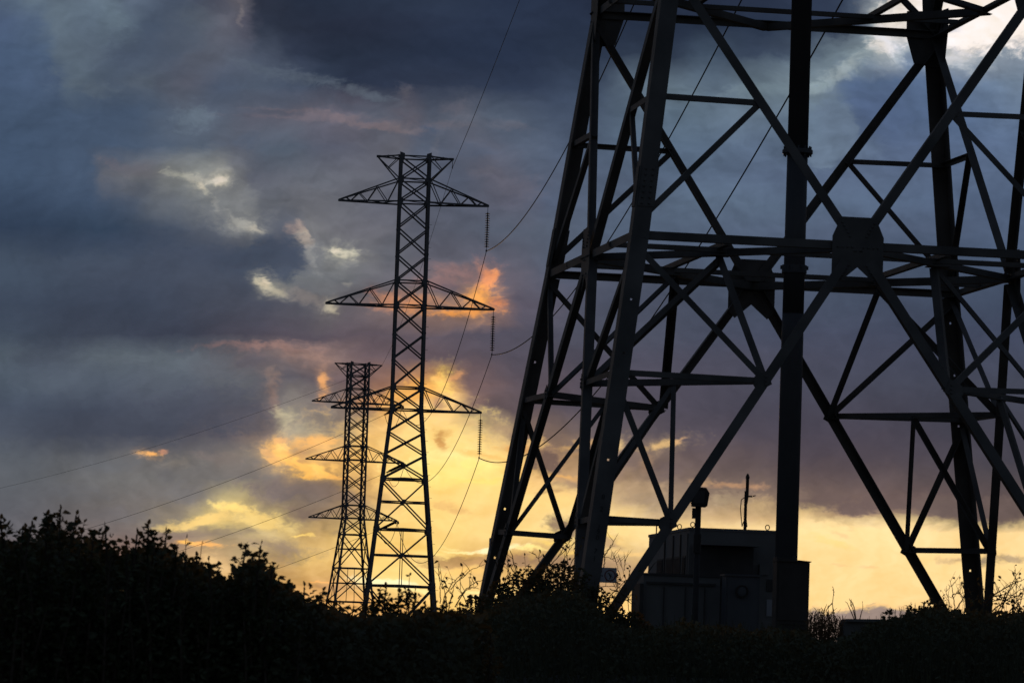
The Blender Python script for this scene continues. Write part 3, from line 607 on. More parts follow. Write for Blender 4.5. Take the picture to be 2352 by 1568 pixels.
for (u_, v_), hp in holes.items():
    mb = MB()
    knots = [0.0, HB, HT, zz(31), TOPZ]
    # flange in the front or back face, with bolt holes through it
    hz = sorted(at(1800, y_, NY + (3.5 * v_)).z - BASE - .02 for y_ in hp)
    for a, b in zip(knots[:-1], knots[1:]):
        pa, pb = fn.corner(u_, v_, a), fn.corner(u_, v_, b)
        d1, d2 = Vector((-u_, 0, 0)), Vector((0, -v_, 0)); t = .03
        ax = (pb - pa).normalized(); d1 = (d1 - ax*d1.dot(ax)).normalized(); d2 = (d2 - ax*d2.dot(ax)); d2 = (d2 - d1*d2.dot(d1)).normalized()
        mb.prism([pa + d2*t, pa + d2*LEGW, pa + d2*LEGW + d1*t, pa + d2*t + d1*t], pb - pa)
        cuts = [z_ for z_ in hz if a + .1 < z_ < b - .1]
        def along(z_): return pa.lerp(pb, (z_ - a) / (b - a))
        lo = a
        for z_ in cuts + [None]:
            hi = b if z_ is None else z_ - .018
            p, q = along(lo), along(hi)
            mb.prism([p, p + d1*LEGW, p + d1*LEGW + d2*t, p + d2*t], q - p)
            if z_ is None: break
            p, q = along(hi), along(z_ + .018)
            mb.prism([p, p + d1*.115, p + d1*.115 + d2*t, p + d2*t], q - p)
            o_ = d1 * .15
            mb.prism([p + o_, p + d1*LEGW, p + d1*LEGW + d2*t, p + o_ + d2*t], q - p)
            lo = z_ + .018
    leg = put('leg', mb)
    if (u_, v_) == (-1, -1): NEARLEG = leg
    if (u_, v_) == (-1, 1): LEFTLEG = leg
    # concrete footing
    c = fn.corner(u_, v_, 0); f_ = MB(); f_.lathe(c + Vector((-u_*.12, -v_*.12, -.5)), (0, 0, 1), [(.45, 0), (.45, .58), (.40, .62)], 18)
    f_.build('footing', CONC, near)
    # splice plates
    for zs_, ln in (((at(1800, 492, NY + 3.5*v_).z if v_ < 0 else (at(1800, 640, NY + 3.5*v_).z)) - BASE, .62),):
        p = fn.corner(u_, v_, zs_); q = fn.corner(u_, v_, zs_ + ln); sp = MB()
        e1 = Vector((-u_, 0, 0)); e2 = Vector((0, -v_, 0))
        sp.prism([p + e1*.03 - e2*.013, p + e1*(LEGW + .025) - e2*.013, p + e1*(LEGW + .025) - e2*.001, p + e1*.03 - e2*.001], q - p)
        sp.prism([p + e2*.03 - e1*.013, p + e2*(LEGW - .02) - e1*.013, p + e2*(LEGW - .02) - e1*.001, p + e2*.03 - e1*.001], q - p)
        for r_ in range(7):
            for s_ in (.09, .2):
                c0 = p.lerp(q, (r_ + .5) / 7) + e1 * s_ - e2 * .013; sp.lathe(c0, -e2, [(.018, 0), (.018, .018), (.01, .022)], 6)
        sp.build('splice_plate', STEEL, leg)

def Kp(fc, side, z, gap=.05):          # lower diagonals: from the belt middle to the leg feet
    h0, hh = nhalf(KZ), nhalf(z); t = (HB - z) / (HB - KZ); a = side * (t * h0 + (1 - t) * gap) / hh
    return fn.pt(fc, a, z)
def Vp(fc, side, z):                   # upper diagonals: from the belt middle to the upper belt corners
    ht, hh = nhalf(HT), nhalf(z); t = (z - HB) / (HT - HB); a = side * t * ht / hh
    return fn.pt(fc, a, z)
def bolts(mb, c, n, rad=.05, k=4, d=Vector((0, 0, 1))):
    for i in range(k): mb.lathe(c + d * (i - (k-1)/2) * rad, -n, [(.016, 0), (.016, .016), (.009, .02)], 6)
UP = Vector((0, 0, 1))
fs = ['front', 'right', 'back', 'left']
for fc in fs:
    c0, c1, n = Frame.FACES[fc]
    tang = Vector((1, 0, 0)) if fc in ('front', 'back') else Vector((0, 1, 0))
    for sd in (-1, 1):
        put('main_diagonal', member(Kp(fc, sd, HB - .05), Kp(fc, sd, .15), n, .15, .016, .022, sd))
        put('upper_diagonal', member(Vp(fc, sd, HB + .05), Vp(fc, sd, HT - .05), n, .14, .016, .022, -sd))
        # struts from the joints of the lower diagonal to the leg, and the braces up to the leg
        for zl, zu in ((L1, HB), (L2, L1)):
            j = Kp(fc, sd, zl); lg = fn.pt(fc, sd * .985, zl + .03)
            put('leg_strut', member(lg, j, n, .085, .01, .045, 1))
            put('leg_brace', member(fn.pt(fc, sd * .975, zu - .12), j, n, .095, .01, .06, sd))
            gp = MB(); e = .17
            gp.prism([j + UP*e*.9 + tang*sd*-.02 + n*.012, j + tang*sd*e + UP*e*.35 + n*.012, j + tang*sd*e*1.1 - UP*e*.45 + n*.012, j + tang*sd*.12 - UP*e + n*.012, j - tang*sd*.1 - UP*.05 + n*.012], n * .01)
            bolts(gp, j + n*.01, n, .06, 3)
            put('gusset_plate', gp)
        j = Vp(fc, sd, HM); put('leg_strut', member(fn.pt(fc, sd * .98, HM + .02), j, n, .085, .01, .045, 1))
        put('leg_brace', member(fn.pt(fc, sd * .97, HB + .25), j, n, .09, .01, .06, sd))
    for zc in (HB, HT):
        put('belt_beam', member(fn.pt(fc, -.99, zc + .03), fn.pt(fc, .99, zc + .03), n, .125, .014, .04, 1))
        # middle gusset: a long eight-sided plate, notched between the diagonals
        c = fn.pt(fc, 0, zc) - n * .008; k_ = 1.0 if fc in ('front', 'back') else .8
        P2 = [(-.27, .46), (.27, .46), (.40, .16), (.40, -.42), (.28, -.54), (0, -.30), (-.28, -.54), (-.40, -.42), (-.40, .16)]
        gp = MB()
        # two convex halves plus a cap so the notch stays sharp
        def pl(q): gp.prism([c + tang * a * k_ + UP * b for a, b in q], n * .014)
        pl([(-.27, .46), (.27, .46), (.40, .16), (.40, -.30), (-.40, -.30), (-.40, .16)])
        pl([(-.40, -.301), (0, -.301), (-.28, -.54), (-.40, -.42)]); pl([(0, -.301), (.40, -.301), (.40, -.42), (.28, -.54)])
        for sg in (-1, 1):
            bolts(gp, c + tang*sg*.19 + UP*.27, n, .06, 5, (tang*sg*.5 + UP*.85).normalized())
            bolts(gp, c + tang*sg*.20 - UP*.38, n, .06, 5, (tang*sg*.5 - UP*.85).normalized())
            bolts(gp, c + tang*sg*.2, n, .075, 4, tang)
        if zc == HB: put('gusset_plate', gp)
        # corner gussets at the upper belt
        if zc == HT:
            for sg in (-1, 1):
                p = fn.pt(fc, sg, zc) - n * .008; gp = MB()
                gp.prism([p + q for q in (UP*.45, -tang*sg*.56 + UP*.42, -tang*sg*.56 - UP*.0, -tang*sg*.42 - UP*.46, -tang*sg*.0 - UP*.52)], n * .012)
                put('gusset_plate', gp)
# plan bracing of both belts: a diamond between the belt middles and a grid through its sides
for zc in (HB, HT):
    h = nhalf(zc)
    M4 = {fc: fn.pt(fc, 0, zc) for fc in fs}
    for q in range(4):
        a, b = M4[fs[q]], M4[fs[(q+1) % 4]]
        put('plan_beam', member(a, b, UP, .12, .014, -.06, 1))
    for s_ in (-.5, .5):
        put('plan_beam', member(Vector((-h, s_*h, zc)), Vector((h, s_*h, zc)), UP, .085, .012, .0, 1))
        put('plan_beam', member(Vector((s_*h, -h*.66, zc)), Vector((s_*h, h*.66, zc)), UP, .085, .012, .06, 1))
# corner struts and hip braces
pairs = [('front', -1, 'left', -1), ('front', 1, 'right', -1), ('back', -1, 'left', 1), ('back', 1, 'right', 1)]
for fa, sa, fb, sb in pairs:
    na, nb = Frame.FACES[fa][2], Frame.FACES[fb][2]; inn = (na + nb).normalized()
    h = nhalf(HB); D_ = Vector((sa * .5 * h, (-1 if fa == 'front' else 1) * .5 * h, HB - .08))
    A1, B1_ = Kp(fa, sa, L1) + na*.07, Kp(fb, sb, L1) + nb*.07
    A2, B2_ = Kp(fa, sa, L2) + na*.07, Kp(fb, sb, L2) + nb*.07
    put('corner_strut', member(A1, B1_, UP, .10, .012, -.05, 1)); put('corner_strut', member(A2, B2_, UP, .085, .01, -.05, 1))
    put('hip_brace', member(D_, A1, inn, .12, .012, .0, 1)); put('hip_brace', member(D_, B1_, inn, .10, .012, .03, -1))
    m1 = (A1 + B1_) / 2
    put('hip_brace', member(m1, A2, inn, .09, .01, .0, 1)); put('hip_brace', member(m1, B2_, inn, .085, .01, .03, -1))
    for q in (A1, B1_, A2, B2_):
        gp = MB(); gp.box(q + inn * .02 - UP * .03, .13, .13, .012, .5); put('gusset_plate', gp)
    gp = MB(); gp.box(D_ + UP*.03, .34, .3, .014); gp.box(D_ - UP*.06, .16, .02, .16, .7); put('gusset_plate', gp)
# upper body, out of the picture above, to the cross-arms that carry the wires
lvN = [HT, zz(15.6), zz(19.8), zz(23.4), zz(26.4), zz(29.15), zz(31.6), zz(34.2), zz(36.7), zz(39.3), zz(42.0), zz(46.2), zz(50.3)]
for a, b in zip(lvN[:-1], lvN[1:]):
    for fc in fs:
        n = Frame.FACES[fc][2]; x = MB()
        member(fn.pt(fc, -1, a), fn.pt(fc, 1, b), n, .12, .012, .02, 1, x); member(fn.pt(fc, 1, a), fn.pt(fc, -1, b), n, .12, .012, .05, 1, x)
        x.build('cross_brace', STEEL, near)
        x = MB(); member(fn.pt(fc, -1, b), fn.pt(fc, 1, b), n, .11, .012, .04, 1, x); x.build('crossbar', STEEL, near)
for zb, zt, reach in ((zz(39.3), zz(42.0), 6.6), (zz(34.2), zz(36.7), 8.55), (zz(29.15), zz(31.6), 9.2), (zz(48.0), zz(50.3), 7.0)):
    for s_ in (-1, 1):
        a = MB(); tip = Vector((s_ * reach, 0, zb))
        for v in (-1, 1):
            h, ht = nhalf(zb), nhalf(zt); n = Vector((0, -v, 0)); bo, to = Vector((s_*h, v*h, zb)), Vector((s_*ht, v*ht, zt))
            member(bo, tip, n, .15, .014, 0, 1, a); member(to, tip, n, .13, .012, 0, 1, a)
            for t0, t1 in ((0, .2), (.36, .2), (.36, .52), (.68, .52), (.68, .82)): member(to.lerp(tip, t0), bo.lerp(tip, t1), n, .08, .01, .03, 1, a)
        a.build('crossarm', STEEL, near)
# number painted down the near leg, and the small plate on the left leg
def text_mesh(body, size, m, name, parent, mw, ext=.001):
    c = bpy.data.curves.new(name, 'FONT'); c.body = body; c.size = size; c.align_x = 'CENTER'; c.align_y = 'CENTER'; c.extrude = ext
    o = bpy.data.objects.new(name + '_tmp', c); C.objects.link(o); bpy.context.view_layer.update()
    me = bpy.data.meshes.new_from_object(o.evaluated_get(bpy.context.evaluated_depsgraph_get())); bpy.data.objects.remove(o)
    me.materials.clear(); me.materials.append(m); me.name = name
    p = bpy.data.objects.new(name, me); C.objects.link(p); p.parent = parent; p.matrix_local = mw
    return p
legax = (fn.corner(-1, -1, 3) - fn.corner(-1, -1, 0)).normalized()
for ch, py in (('8', 1142), ('2', 1170), ('1', 1212), ('9', 1222), ('0', 1236), ('7', 1267), ('1', 1284)):
    z_ = at(1370, py, NY - 4.4).z - BASE
    p = fn.corner(-1, -1, z_) + Vector((.135, -.006, 0))
    mw = Matrix.Translation(p) @ legax.rotation_difference(Vector((0, 0, 1))).inverted().to_matrix().to_4x4() @ Matrix.Rotation(math.pi/2, 4, 'X')
    text_mesh(ch, .105, SIGN_K, 'leg_number', NEARLEG, mw)
p = fn.corner(-1, 1, at(1140, 1262, NY + 3).z - BASE); pb = MB(); pb.bar(p + Vector((-.004, -.14, -.2)), p + Vector((.02, -.14, .2)) - Vector((0.02, 0, 0)), (.006, 0, 0), (0, .12, 0))
o = pb.build('number_plate', SIGN_W, LEFTLEG)

# ---- conductors
def wire(label, A, B_, sag, ra, rb, grp):
    pts = span(A, B_, sag, 90); mb = MB(); mb.tube(pts, [ra + (rb - ra) * i / 90 for i in range(91)], 6)
    tag(mb.build('power_line', WIRE_M), label, 'cable', grp)
G1 = 'wires of the power line'
EA = lambda x, z: Vector((x, 67.2, z + EYE))
wire('wire climbing from the top insulator of the middle pylon past the close pylon', ATT[0], EA(11.15, 39.28), 7.0, .046, .026, G1)
wire('wire climbing from the second insulator of the middle pylon across the close pylon', ATT[1], EA(13.11, 34.16), 7.3, .046, .026, G1)
wire('wire sagging from the lowest insulator of the middle pylon towards the close pylon', ATT[2], EA(13.76, 29.15), 8.1, .046, .026, G1)
wire('thin earth wire rising from the middle pylon top to the upper edge', EWP, EA(11.44, 47.99), 1.9, .026, .014, G1)
wire('wire from the top insulator of the middle pylon to the far pylon', ATT[0], FA[0][1], 8.6, .034, .045, G1)
wire('wire from the second insulator of the middle pylon to the far pylon', ATT[1], FA[1][1], 6.9, .034, .045, G1)
wire('wire from the lowest insulator of the middle pylon swinging low to the far pylon', ATT[2], FA[2][1], 8.4, .034, .045, G1)
wire('thin earth wire between the tips of the middle and the far pylon', EWP, FE, 2.0, .018, .026, G1)
for i, (z_, sg, lab) in enumerate(((46, 34.4, 'second highest of the four wires slanting down to the left from the far pylon'),
                              (34, 32.4, 'third highest of the four wires slanting down to the left from the far pylon'),
                              (20, 30.1, 'lowest of the four wires slanting down to the left from the far pylon'))):
    wire(lab, FA[i][0], Vector((-330, 1000, z_ + EYE)), sg, .032, .036, G1)
wire('faint highest earth wire slanting down to the left from the far pylon top', FE, Vector((-330, 1000, 44 + EYE)), 26.0, .022, .025, G1)

# ================================================================== pole inside the near tower
pole = empty('monopole', (4.47, 65.94, BASE)); tag(pole, 'thick round steel pole standing inside the close pylon, flanged twice', 'pole')
b = MB(); b.lathe((0, 0, -.3), (0, 0, 1), [(.182, 0), (.176, 6.5), (.172, 6.9)], 32); b.build('shaft', POLE_M, pole, True)
zj = at(1828, 615, 65.94).z - BASE; zf = at(1832, 349, 65.94).z - BASE
b = MB(); b.lathe((0, 0, 6.55), (0, 0, 1), [(.172, 0), (.166, zf - 6.55)], 32); b.build('shaft', POLE_M, pole, True)
b = MB(); b.lathe((0, 0, zf), (0, 0, 1), [(.1655, 0), (.158, 14.0)], 32); b.build('shaft', POLE_M, pole, True)
b = MB(); b.lathe((0, 0, zf - .04), (0, 0, 1), [(.225, 0), (.245, .012), (.245, .034), (.245, .036), (.245, .062), (.235, .075)], 32)
for i in range(12): b.lathe((.212 * math.cos(i*math.pi/6), .212 * math.sin(i*math.pi/6), zf - .075), (0, 0, 1), [(.014, 0), (.014, .16)], 6)
b.build('flange', POLE_M, pole)
b = MB(); b.lathe((0, 0, zj - .09), (0, 0, 1), [(.20, 0), (.2, .13)], 32)
for i in range(6): b.box((.2 * math.cos(i*1.047), .2 * math.sin(i*1.047), zj), .05, .03, .06, i*1.047)
b.build('collar', POLE_M, pole)

# ================================================================== equipment shelter behind the tower
SR = math.radians(6.8)
shelter = empty('equipment_shelter', (3.10, 69.95, BASE), SR)
tag(shelter, 'pale grey panelled equipment shelter with louvres, behind the foot of the close pylon', 'equipment hut')
def sh(mb, name, m): return mb.build(name, m, shelter)
SW, SL, SH = 1.78, 4.45, 3.24            # local x to the right, y away
b = MB(); b.box((SW/2, SL/2, SH/2), SW, SL, SH); sh(b, 'wall', SHELT)
b = MB(); b.box((SW/2, SL/2, SH + .024), SW + .03, SL + .03, .045); sh(b, 'roof', SHELT)
for k_, (yy, w_) in enumerate(((3.05, .62), (2.05, .62), (1.2, .6), (.45, .3))):
    b = MB(); z0, z1 = 2.10, 2.82; b.box((-.006, yy, (z0 + z1)/2), .014, w_, z1 - z0)
    for i in range(7): b.box((-.018, yy - w_/2 + w_ * (i + .5) / 7, (z0 + z1)/2), .012, w_ / 16, z1 - z0 - .06)
    sh(b, 'louvre', SHELT_D)
for yy in (2.55, 1.63, .85, .12):
    b = MB(); b.box((-.012, yy, SH/2), .022, .05, SH - .1); sh(b, 'wall_batten', SHELT_D if yy > .2 else SHELT)
# hood of the air conditioner on the front wall
b = MB(); b.prism([Vector((.12, -.001, 2.30)), Vector((.12, -.36, 2.42)), Vector((.12, -.36, 2.96)), Vector((.12, -.001, 3.0))], (.92, 0, 0)); sh(b, 'intake_hood', SHELT_D)
b = MB(); b.box((.58, -.385, 3.0), 1.0, .78, .04); sh(b, 'hood_roof', SHELT)
for xx, zz0, zz1, w_ in ((.30, 1.75, 2.32, .035), (.58, .9, 2.32, .09), (.85, 1.75, 2.32, .12), (1.1, 1.9, 2.3, .05)):
    b = MB(); b.box((xx, -.03, (zz0 + zz1)/2), w_, .055, zz1 - zz0); sh(b, 'conduit', SHELT_D)
b = MB(); b.box((1.42, -.02, 1.85), .6, .035, 1.35); b.box((1.28, -.05, 2.62), .16, .06, .18); sh(b, 'door', SHELT)
b = MB(); b.box((1.18, -.06, 1.55), .03, .05, .16); sh(b, 'door_handle', SHELT_D)
b = MB(); b.box((1.42, -.045, 1.98), .15, .02, .28); sh(b, 'notice_plate', SIGN_W)
b = MB(); b.box((1.42, -.045, 2.36), .17, .03, .2); sh(b, 'wall_lamp', SHELT_D)
for (xx, yy) in ((.02, 1.2), (.02, 2.55), (.05, -.0), (1.34, .05)):
    b = MB(); n_ = 14; pts = [Vector((xx + .036 * math.cos(2*math.pi*i/n_), yy, SH + .095 + .042 * math.sin(2*math.pi*i/n_))) for i in range(n_ + 1)]
    b.tube(pts, .0085, 6, False); b.tube([(xx, yy, SH + .03), (xx, yy, SH + .055)], .014, 6); sh(b, 'lifting_eye', WIRE_M)
b = MB(); b.tube([(.06, 4.0, SH), (.06, 4.0, SH + .19)], .012, 6); sh(b, 'vent_pin', WIRE_M)

# low extension in front of the shelter with a flat top
low = empty('low_annex', (2.30, 68.35, BASE), SR)
tag(low, 'low flat-topped grey cabinet row in front of the shelter, behind the lamp post', 'cabinet')
b = MB(); b.box((.64, .62, 1.21), 1.28, 1.2, 2.42); b.build('body', SHELT, low)
b = MB(); b.box((.64, .61, 2.44), 1.29, 1.22, .04); b.build('lid', SHELT_D, low)
b = MB(); b.box((.62, -.012, 2.30), 1.16, .03, .035); b.build('drip_rail', SHELT_D, low)
for xx in (.34, .70, 1.02):
    b = MB(); b.box((xx, -.008, 1.15), .018, .02, 2.2); b.build('panel_joint', SHELT_D, low)
b = MB(); b.box((-.045, .35, 1.14), .06, .9, 2.28); b.build('side_panel', SHELT_D, low)
b = MB(); b.box((1.05, -.10, .85), .42, .17, .62); b.build('junction_box', CAB_D, low)
b = MB(); b.tube([(.08, .1, 2.47), (.14, .06, 2.56), (.19, .02, 2.64)], [.012, .01, .004], 5); b.build('cable_stub', SHELT_D, low)

meter = empty('meter_cabinet', (3.62, 67.72, BASE), SR)
tag(meter, 'tall blue-grey cabinet with a round meter window, between lamp post and pole', 'cabinet')
b = MB(); b.box((.28, .2, 1.22), .56, .4, 2.44); b.build('body', CAB_G, meter)
b = MB(); b.box((.28, -.012, 1.62), .50, .022, 1.5); b.build('door', CAB_G, meter)
mz = at(1693, 1357, 67.7).z - BASE
b = MB(); b.lathe((.26, -.022, mz), (0, -1, 0), [(.105, 0), (.105, .05), (.085, .052), (.085, .03)], 24); mring = b.build('meter_ring', CAB_D, meter)
b = MB(); b.lathe((.26, -.05, mz), (0, -1, 0), [(.08, 0), (.075, .012), (.03, .02)], 24); b.build('meter_glass', CAB_G, mring)
b = MB(); b.box((.28, .2, 2.455), .62, .46, .03); b.build('lid', CAB_G, meter)

brown = empty('side_cabinet', (4.20, 63.95, BASE), math.radians(2))
tag(brown, 'dark brown box cabinet with sloping top at the right foot of the pole', 'cabinet')
b = MB(); zt = at(1861, 1291, 64).z - BASE
b.box((.25, .3, (zt + .5)/2 - .5), .505, .6, zt + .5); b.build('body', CAB_D, brown)
b = MB(); b.prism([Vector((-.01, -.03, zt + .001)), Vector((.525, -.03, zt + .001)), Vector((.525, -.03, zt + .014)), Vector((.30, -.03, zt + .03)), Vector((-.01, -.03, zt + .07))], (0, .66, 0)); b.build('lid', CAB_D, brown)
b = MB(); b.box((.25, -.012, zt - .95), .42, .02, .02); b.box((.25, -.012, zt - .5), .44, .016, .8); b.build('door', CAB_D, brown)
b = MB(); b.lathe((.30, .3, zt + .03), (0, 0, 1), [(.03, 0), (.03, .05), (.015, .07)], 10); b.build('cap', CAB_D, brown)

# ================================================================== lamp post with a boxy head
lp = at(1604, 1163, 67.2)
lamp = empty('lamp_post', (lp.x, 67.2, BASE)); tag(lamp, 'dark post with a boxy wedge-shaped lamp head, in front of the grey shelter', 'lamp post')
hz = lp.z - BASE
b = MB(); b.lathe((0, 0, -.2), (0, 0, 1), [(.05, 0), (.048, hz + .2)], 18); b.build('post', DARKP, lamp, True)
b = MB(); b.lathe((0, 0, hz - .75), (0, 0, 1), [(.062, 0), (.062, .3), (.05, .32)], 18); b.build('sleeve', DARKP, lamp)
b = MB(); b.box((-.065, 0, hz - .11), .07, .07, .17); b.build('bracket_box', DARKP, lamp)
hd = MB(); hp = [(-.135, .14), (-.15, .12), (-.13, .02), (-.115, 0), (.10, -.005), (.125, .01), (.155, .22), (.10, .305), (-.085, .315)]
hd.prism([Vector((x_ + .015, -.14, hz + z_)) for x_, z_ in hp], (0, .28, 0)); lh = hd.build('lamp_head', DARKP, lamp)
b = MB(); b.box((.0, -.15, hz + .15), .18, .02, .2); b.build('lens', SHELT_D, lh)

# ================================================================== antenna mast on the roof
ms = at(1711, 1213, 70.6)
mast = empty('antenna_mast', (ms.x, 70.6, BASE + SH + .05)); tag(mast, 'thin roof mast of the shelter carrying a slim white-tipped whip antenna', 'antenna')
mh = at(1709, 1127, 70.6).z - (BASE + SH + .05); wt = at(1717.5, 1087, 70.6); wb = at(1717.5, 1142, 70.6)
b = MB(); b.lathe((0, 0, 0), (0, 0, 1), [(.028, 0), (.026, mh)], 12); b.build('pole', DARKP, mast)
xo = wt.x - ms.x; z1 = wb.z - BASE - SH - .05; z2 = wt.z - BASE - SH - .05
b = MB(); b.lathe((xo, 0, z1), (0, 0, 1), [(.012, -.10), (.022, -.02), (.024, 0), (.027, .02), (.028, z2 - z1 - .09), (.034, z2 - z1 - .085), (.034, z2 - z1 - .06), (.022, z2 - z1 - .02), (.006, z2 - z1)], 14)
b.build('whip', WIRE_M, mast, True)
b = MB(); b.bar((-.01, 0, z1 + .02), (xo + .09, 0, z1 + .02), (0, .03, 0), (0, 0, .028)); b.lathe((xo + .1, 0, z1 + .025), (1, 0, .3), [(.012, 0), (.006, .05)], 6); b.build('clamp', DARKP, mast)
b = MB(); b.tube([(xo, 0, z1 - .1), (xo - .015, .0, z1 - .28), (.035, 0, z1 - .5), (.03, 0, .06)], .008, 5)
b.tube([(-.02, 0, z1 + .0), (-.075, 0, z1 - .04), (-.085, 0, z1 - .2), (-.05, 0, z1 - .5), (-.028, 0, .15)], .008, 5); b.build('feeder_cable', DARKP, mast)

# ================================================================== warning sign on the near leg
s0 = at(1379, 1319.5, 61.15)
sign = empty('warning_sign', s0, NR + .02); tag(sign, 'oblong white warning sign with red ring on the near leg of the close pylon', 'sign')
sw, sh_ = .49, .222
sx0 = 0.0
b = MB(); b.box((sx0, 0, 0), sw, .006, sh_); b.build('plate', SIGN_W, sign)
# red framed heading with dark strip, lines too worn to read, ring with a falling figure
b = MB(); yy = -.0045
b.box((-.10, yy, .068), .24, .002, .056); hpn = b.build('heading_panel', SIGN_R, sign)
b = MB(); b.box((-.10, yy - .002, .068), .215, .002, .036); b.build('heading_field', SIGN_K, hpn)
b = MB()
for zq, wq in ((.018, .15), (-.012, .21), (-.045, .17)):
    xq = -.20
    while xq < -.20 + wq:
        lw = random.choice((.018, .026, .034)); b.box((xq + lw/2, yy, zq), lw, .002, .012); xq += lw + .01
b.build('worn_lettering', SIGN_K, sign)
ring = MB(); n_ = 40; cxr, czr = .145, -.005
for i in range(n_):
    a0, a1 = 2*math.pi*i/n_, 2*math.pi*(i+1)/n_
    ring.prism([Vector((cxr + r_*math.cos(a), yy - .001, czr + r_*math.sin(a))) for r_, a in ((.086, a0), (.086, a1), (.070, a1), (.070, a0))], (0, .002, 0))
ring.build('red_ring', SIGN_R, sign)
fg = MB(); fg.lathe((cxr - .02, yy + .001, czr + .034), (0, -1, 0), [(.012, 0), (.012, .002)], 12)
for q in (((-.012, .022), (.012, -.014), .02), ((.012, -.014), (.03, .004), .01), ((.012, -.014), (-.002, -.042), .014), ((-.002, -.042), (-.012, -.05), .012), ((.0, .01), (.03, .02), .008)):
    p, r_, w_ = q; d_ = (Vector((r_[0], 0, r_[1])) - Vector((p[0], 0, p[1]))).normalized(); pp = Vector((cxr + p[0], yy, czr + p[1])); rr = Vector((cxr + r_[0], yy, czr + r_[1]))
    fg.bar(pp, rr, d_.cross(Vector((0, 1, 0))) * w_, (0, .002, 0))
fg.build('pictogram', SIGN_K, sign)
for sx_ in (-1, 1):
    for sz_ in (-1, 1):
        b = MB(); b.lathe((sx_ * (sw/2 - .012), -.003, sz_ * (sh_/2 - .012)), (0, -1, 0), [(.006, 0), (.006, .004)], 8); b.build('rivet', SHELT, sign)

# ================================================================== low concrete box at the right
lb = at(1985, 1428, 60.0)
lowb = empty('low_box', (lb.x, 60.0, BASE - .2)); tag(lowb, 'low dark concrete box with an overhanging lid, right of the seed-head grass', 'box')
hh = lb.z - BASE + .2
b = MB(); b.box((.12, .5, hh/2), .80, .9, hh); b.build('body', CONC, lowb)
b = MB(); b.prism([Vector((-.26, -.02, hh + .002)), Vector((.56, -.02, hh + .002)), Vector((.56, -.02, hh + .035)), Vector((.2, -.02, hh + .05)), Vector((-.26, -.02, hh + .04))], (0, 1.0, 0)); b.build('lid', CONC, lowb)

# ================================================================== plants
def leaf_at(mb, p, d, L, w, nrm=None):
    """pointed leaf, folded along its midrib"""
    d = d.normalized(); s = d.cross(nrm if nrm is not None else Vector((random.uniform(-1, 1), random.uniform(-1, 1), random.uniform(.2, 1))))
    if s.length < .05: s = d.cross(Vector((1, .3, .2)))
    s.normalize(); up = s.cross(d).normalized(); o = len(mb.v); f = w * .22
    droop = Vector((0, 0, -L * .08))
    mb.v += [tuple(p), tuple(p + d*L*.38 + s*w*.5 + up*f), tuple(p + d*L*.42), tuple(p + d*L*.38 - s*w*.5 + up*f),
             tuple(p + d*L*.75 + s*w*.3 + up*f*.4 + droop), tuple(p + d*L*.78 + droop), tuple(p + d*L*.75 - s*w*.3 + up*f*.4 + droop), tuple(p + d*L + droop*2)]
    mb.f += [(o, o+2, o+1), (o, o+3, o+2), (o+1, o+2, o+5, o+4), (o+2, o+3, o+6, o+5), (o+4, o+5, o+7), (o+5, o+6, o+7)]
def rnd(a=1.0): return Vector((random.uniform(-a, a), random.uniform(-a, a), random.uniform(-a, a)))
def shoot(st, lf, p0, p1, r, L, step, bend=.12, start=.35, spread=.8, twigs=0):
    """a stem from p0 to p1 with leaves set alternately along its upper part"""
    ln = (p1 - p0).length; side = rnd(bend * ln); side.z *= .2; n = 7; pts = []
    for i in range(n + 1):
        t = i / n; pts.append(p0.lerp(p1, t) + side * math.sin(t * math.pi) * .5 + rnd(.01 * ln) * t)
    st.tube(pts, [r * (1 - .8 * i / n) + .0012 for i in range(n + 1)], 5, False)
    def pos(t):
        t = max(0, min(.9999, t)) * n; i = int(t); return pts[i].lerp(pts[i+1], t - i)
    t = start; k_ = 0; ang = random.uniform(0, 6.28)
    while t < 1.0:
        p = pos(t); ax = (pos(t + .03) - pos(t - .03)).normalized()
        a = ang + k_ * 2.4; o_ = ax.orthogonal().normalized(); q = ax.cross(o_)
        out = o_ * math.cos(a) + q * math.sin(a)
        sz = L * random.uniform(.65, 1.1) * (1.0 - .22 * max(0, t - .8) / .2)
        leaf_at(lf, p, out * spread + ax * random.uniform(-.1, .8) + rnd(.25), sz, sz * random.uniform(.5, .66), ax + rnd(1.1))
        if twigs and random.random() < twigs and t < .97:
            tl = L * random.uniform(1.0, 3.6) * (1.1 - t) ** .6; e = p + (out * .8 + ax * .8 + Vector((0, 0, .2))).normalized() * tl
            st.tube([p, (p + e)/2 + rnd(.01), e], [.003, .002, .001], 4, False)
            for j in range(max(2, int(tl / (step * .8)))):
                pp = p.lerp(e, (j + 1) / max(2, int(tl / (step * .8)))); dd = (out + ax * .5 + rnd(.9)); leaf_at(lf, pp, dd, L * random.uniform(.55, .95), L * .42)
        t += step / ln * random.uniform(.7, 1.3); k_ += 1
    leaf_at(lf, pts[-1], (pts[-1] - pts[-2]).normalized() + rnd(.3), L * .8, L * .4)
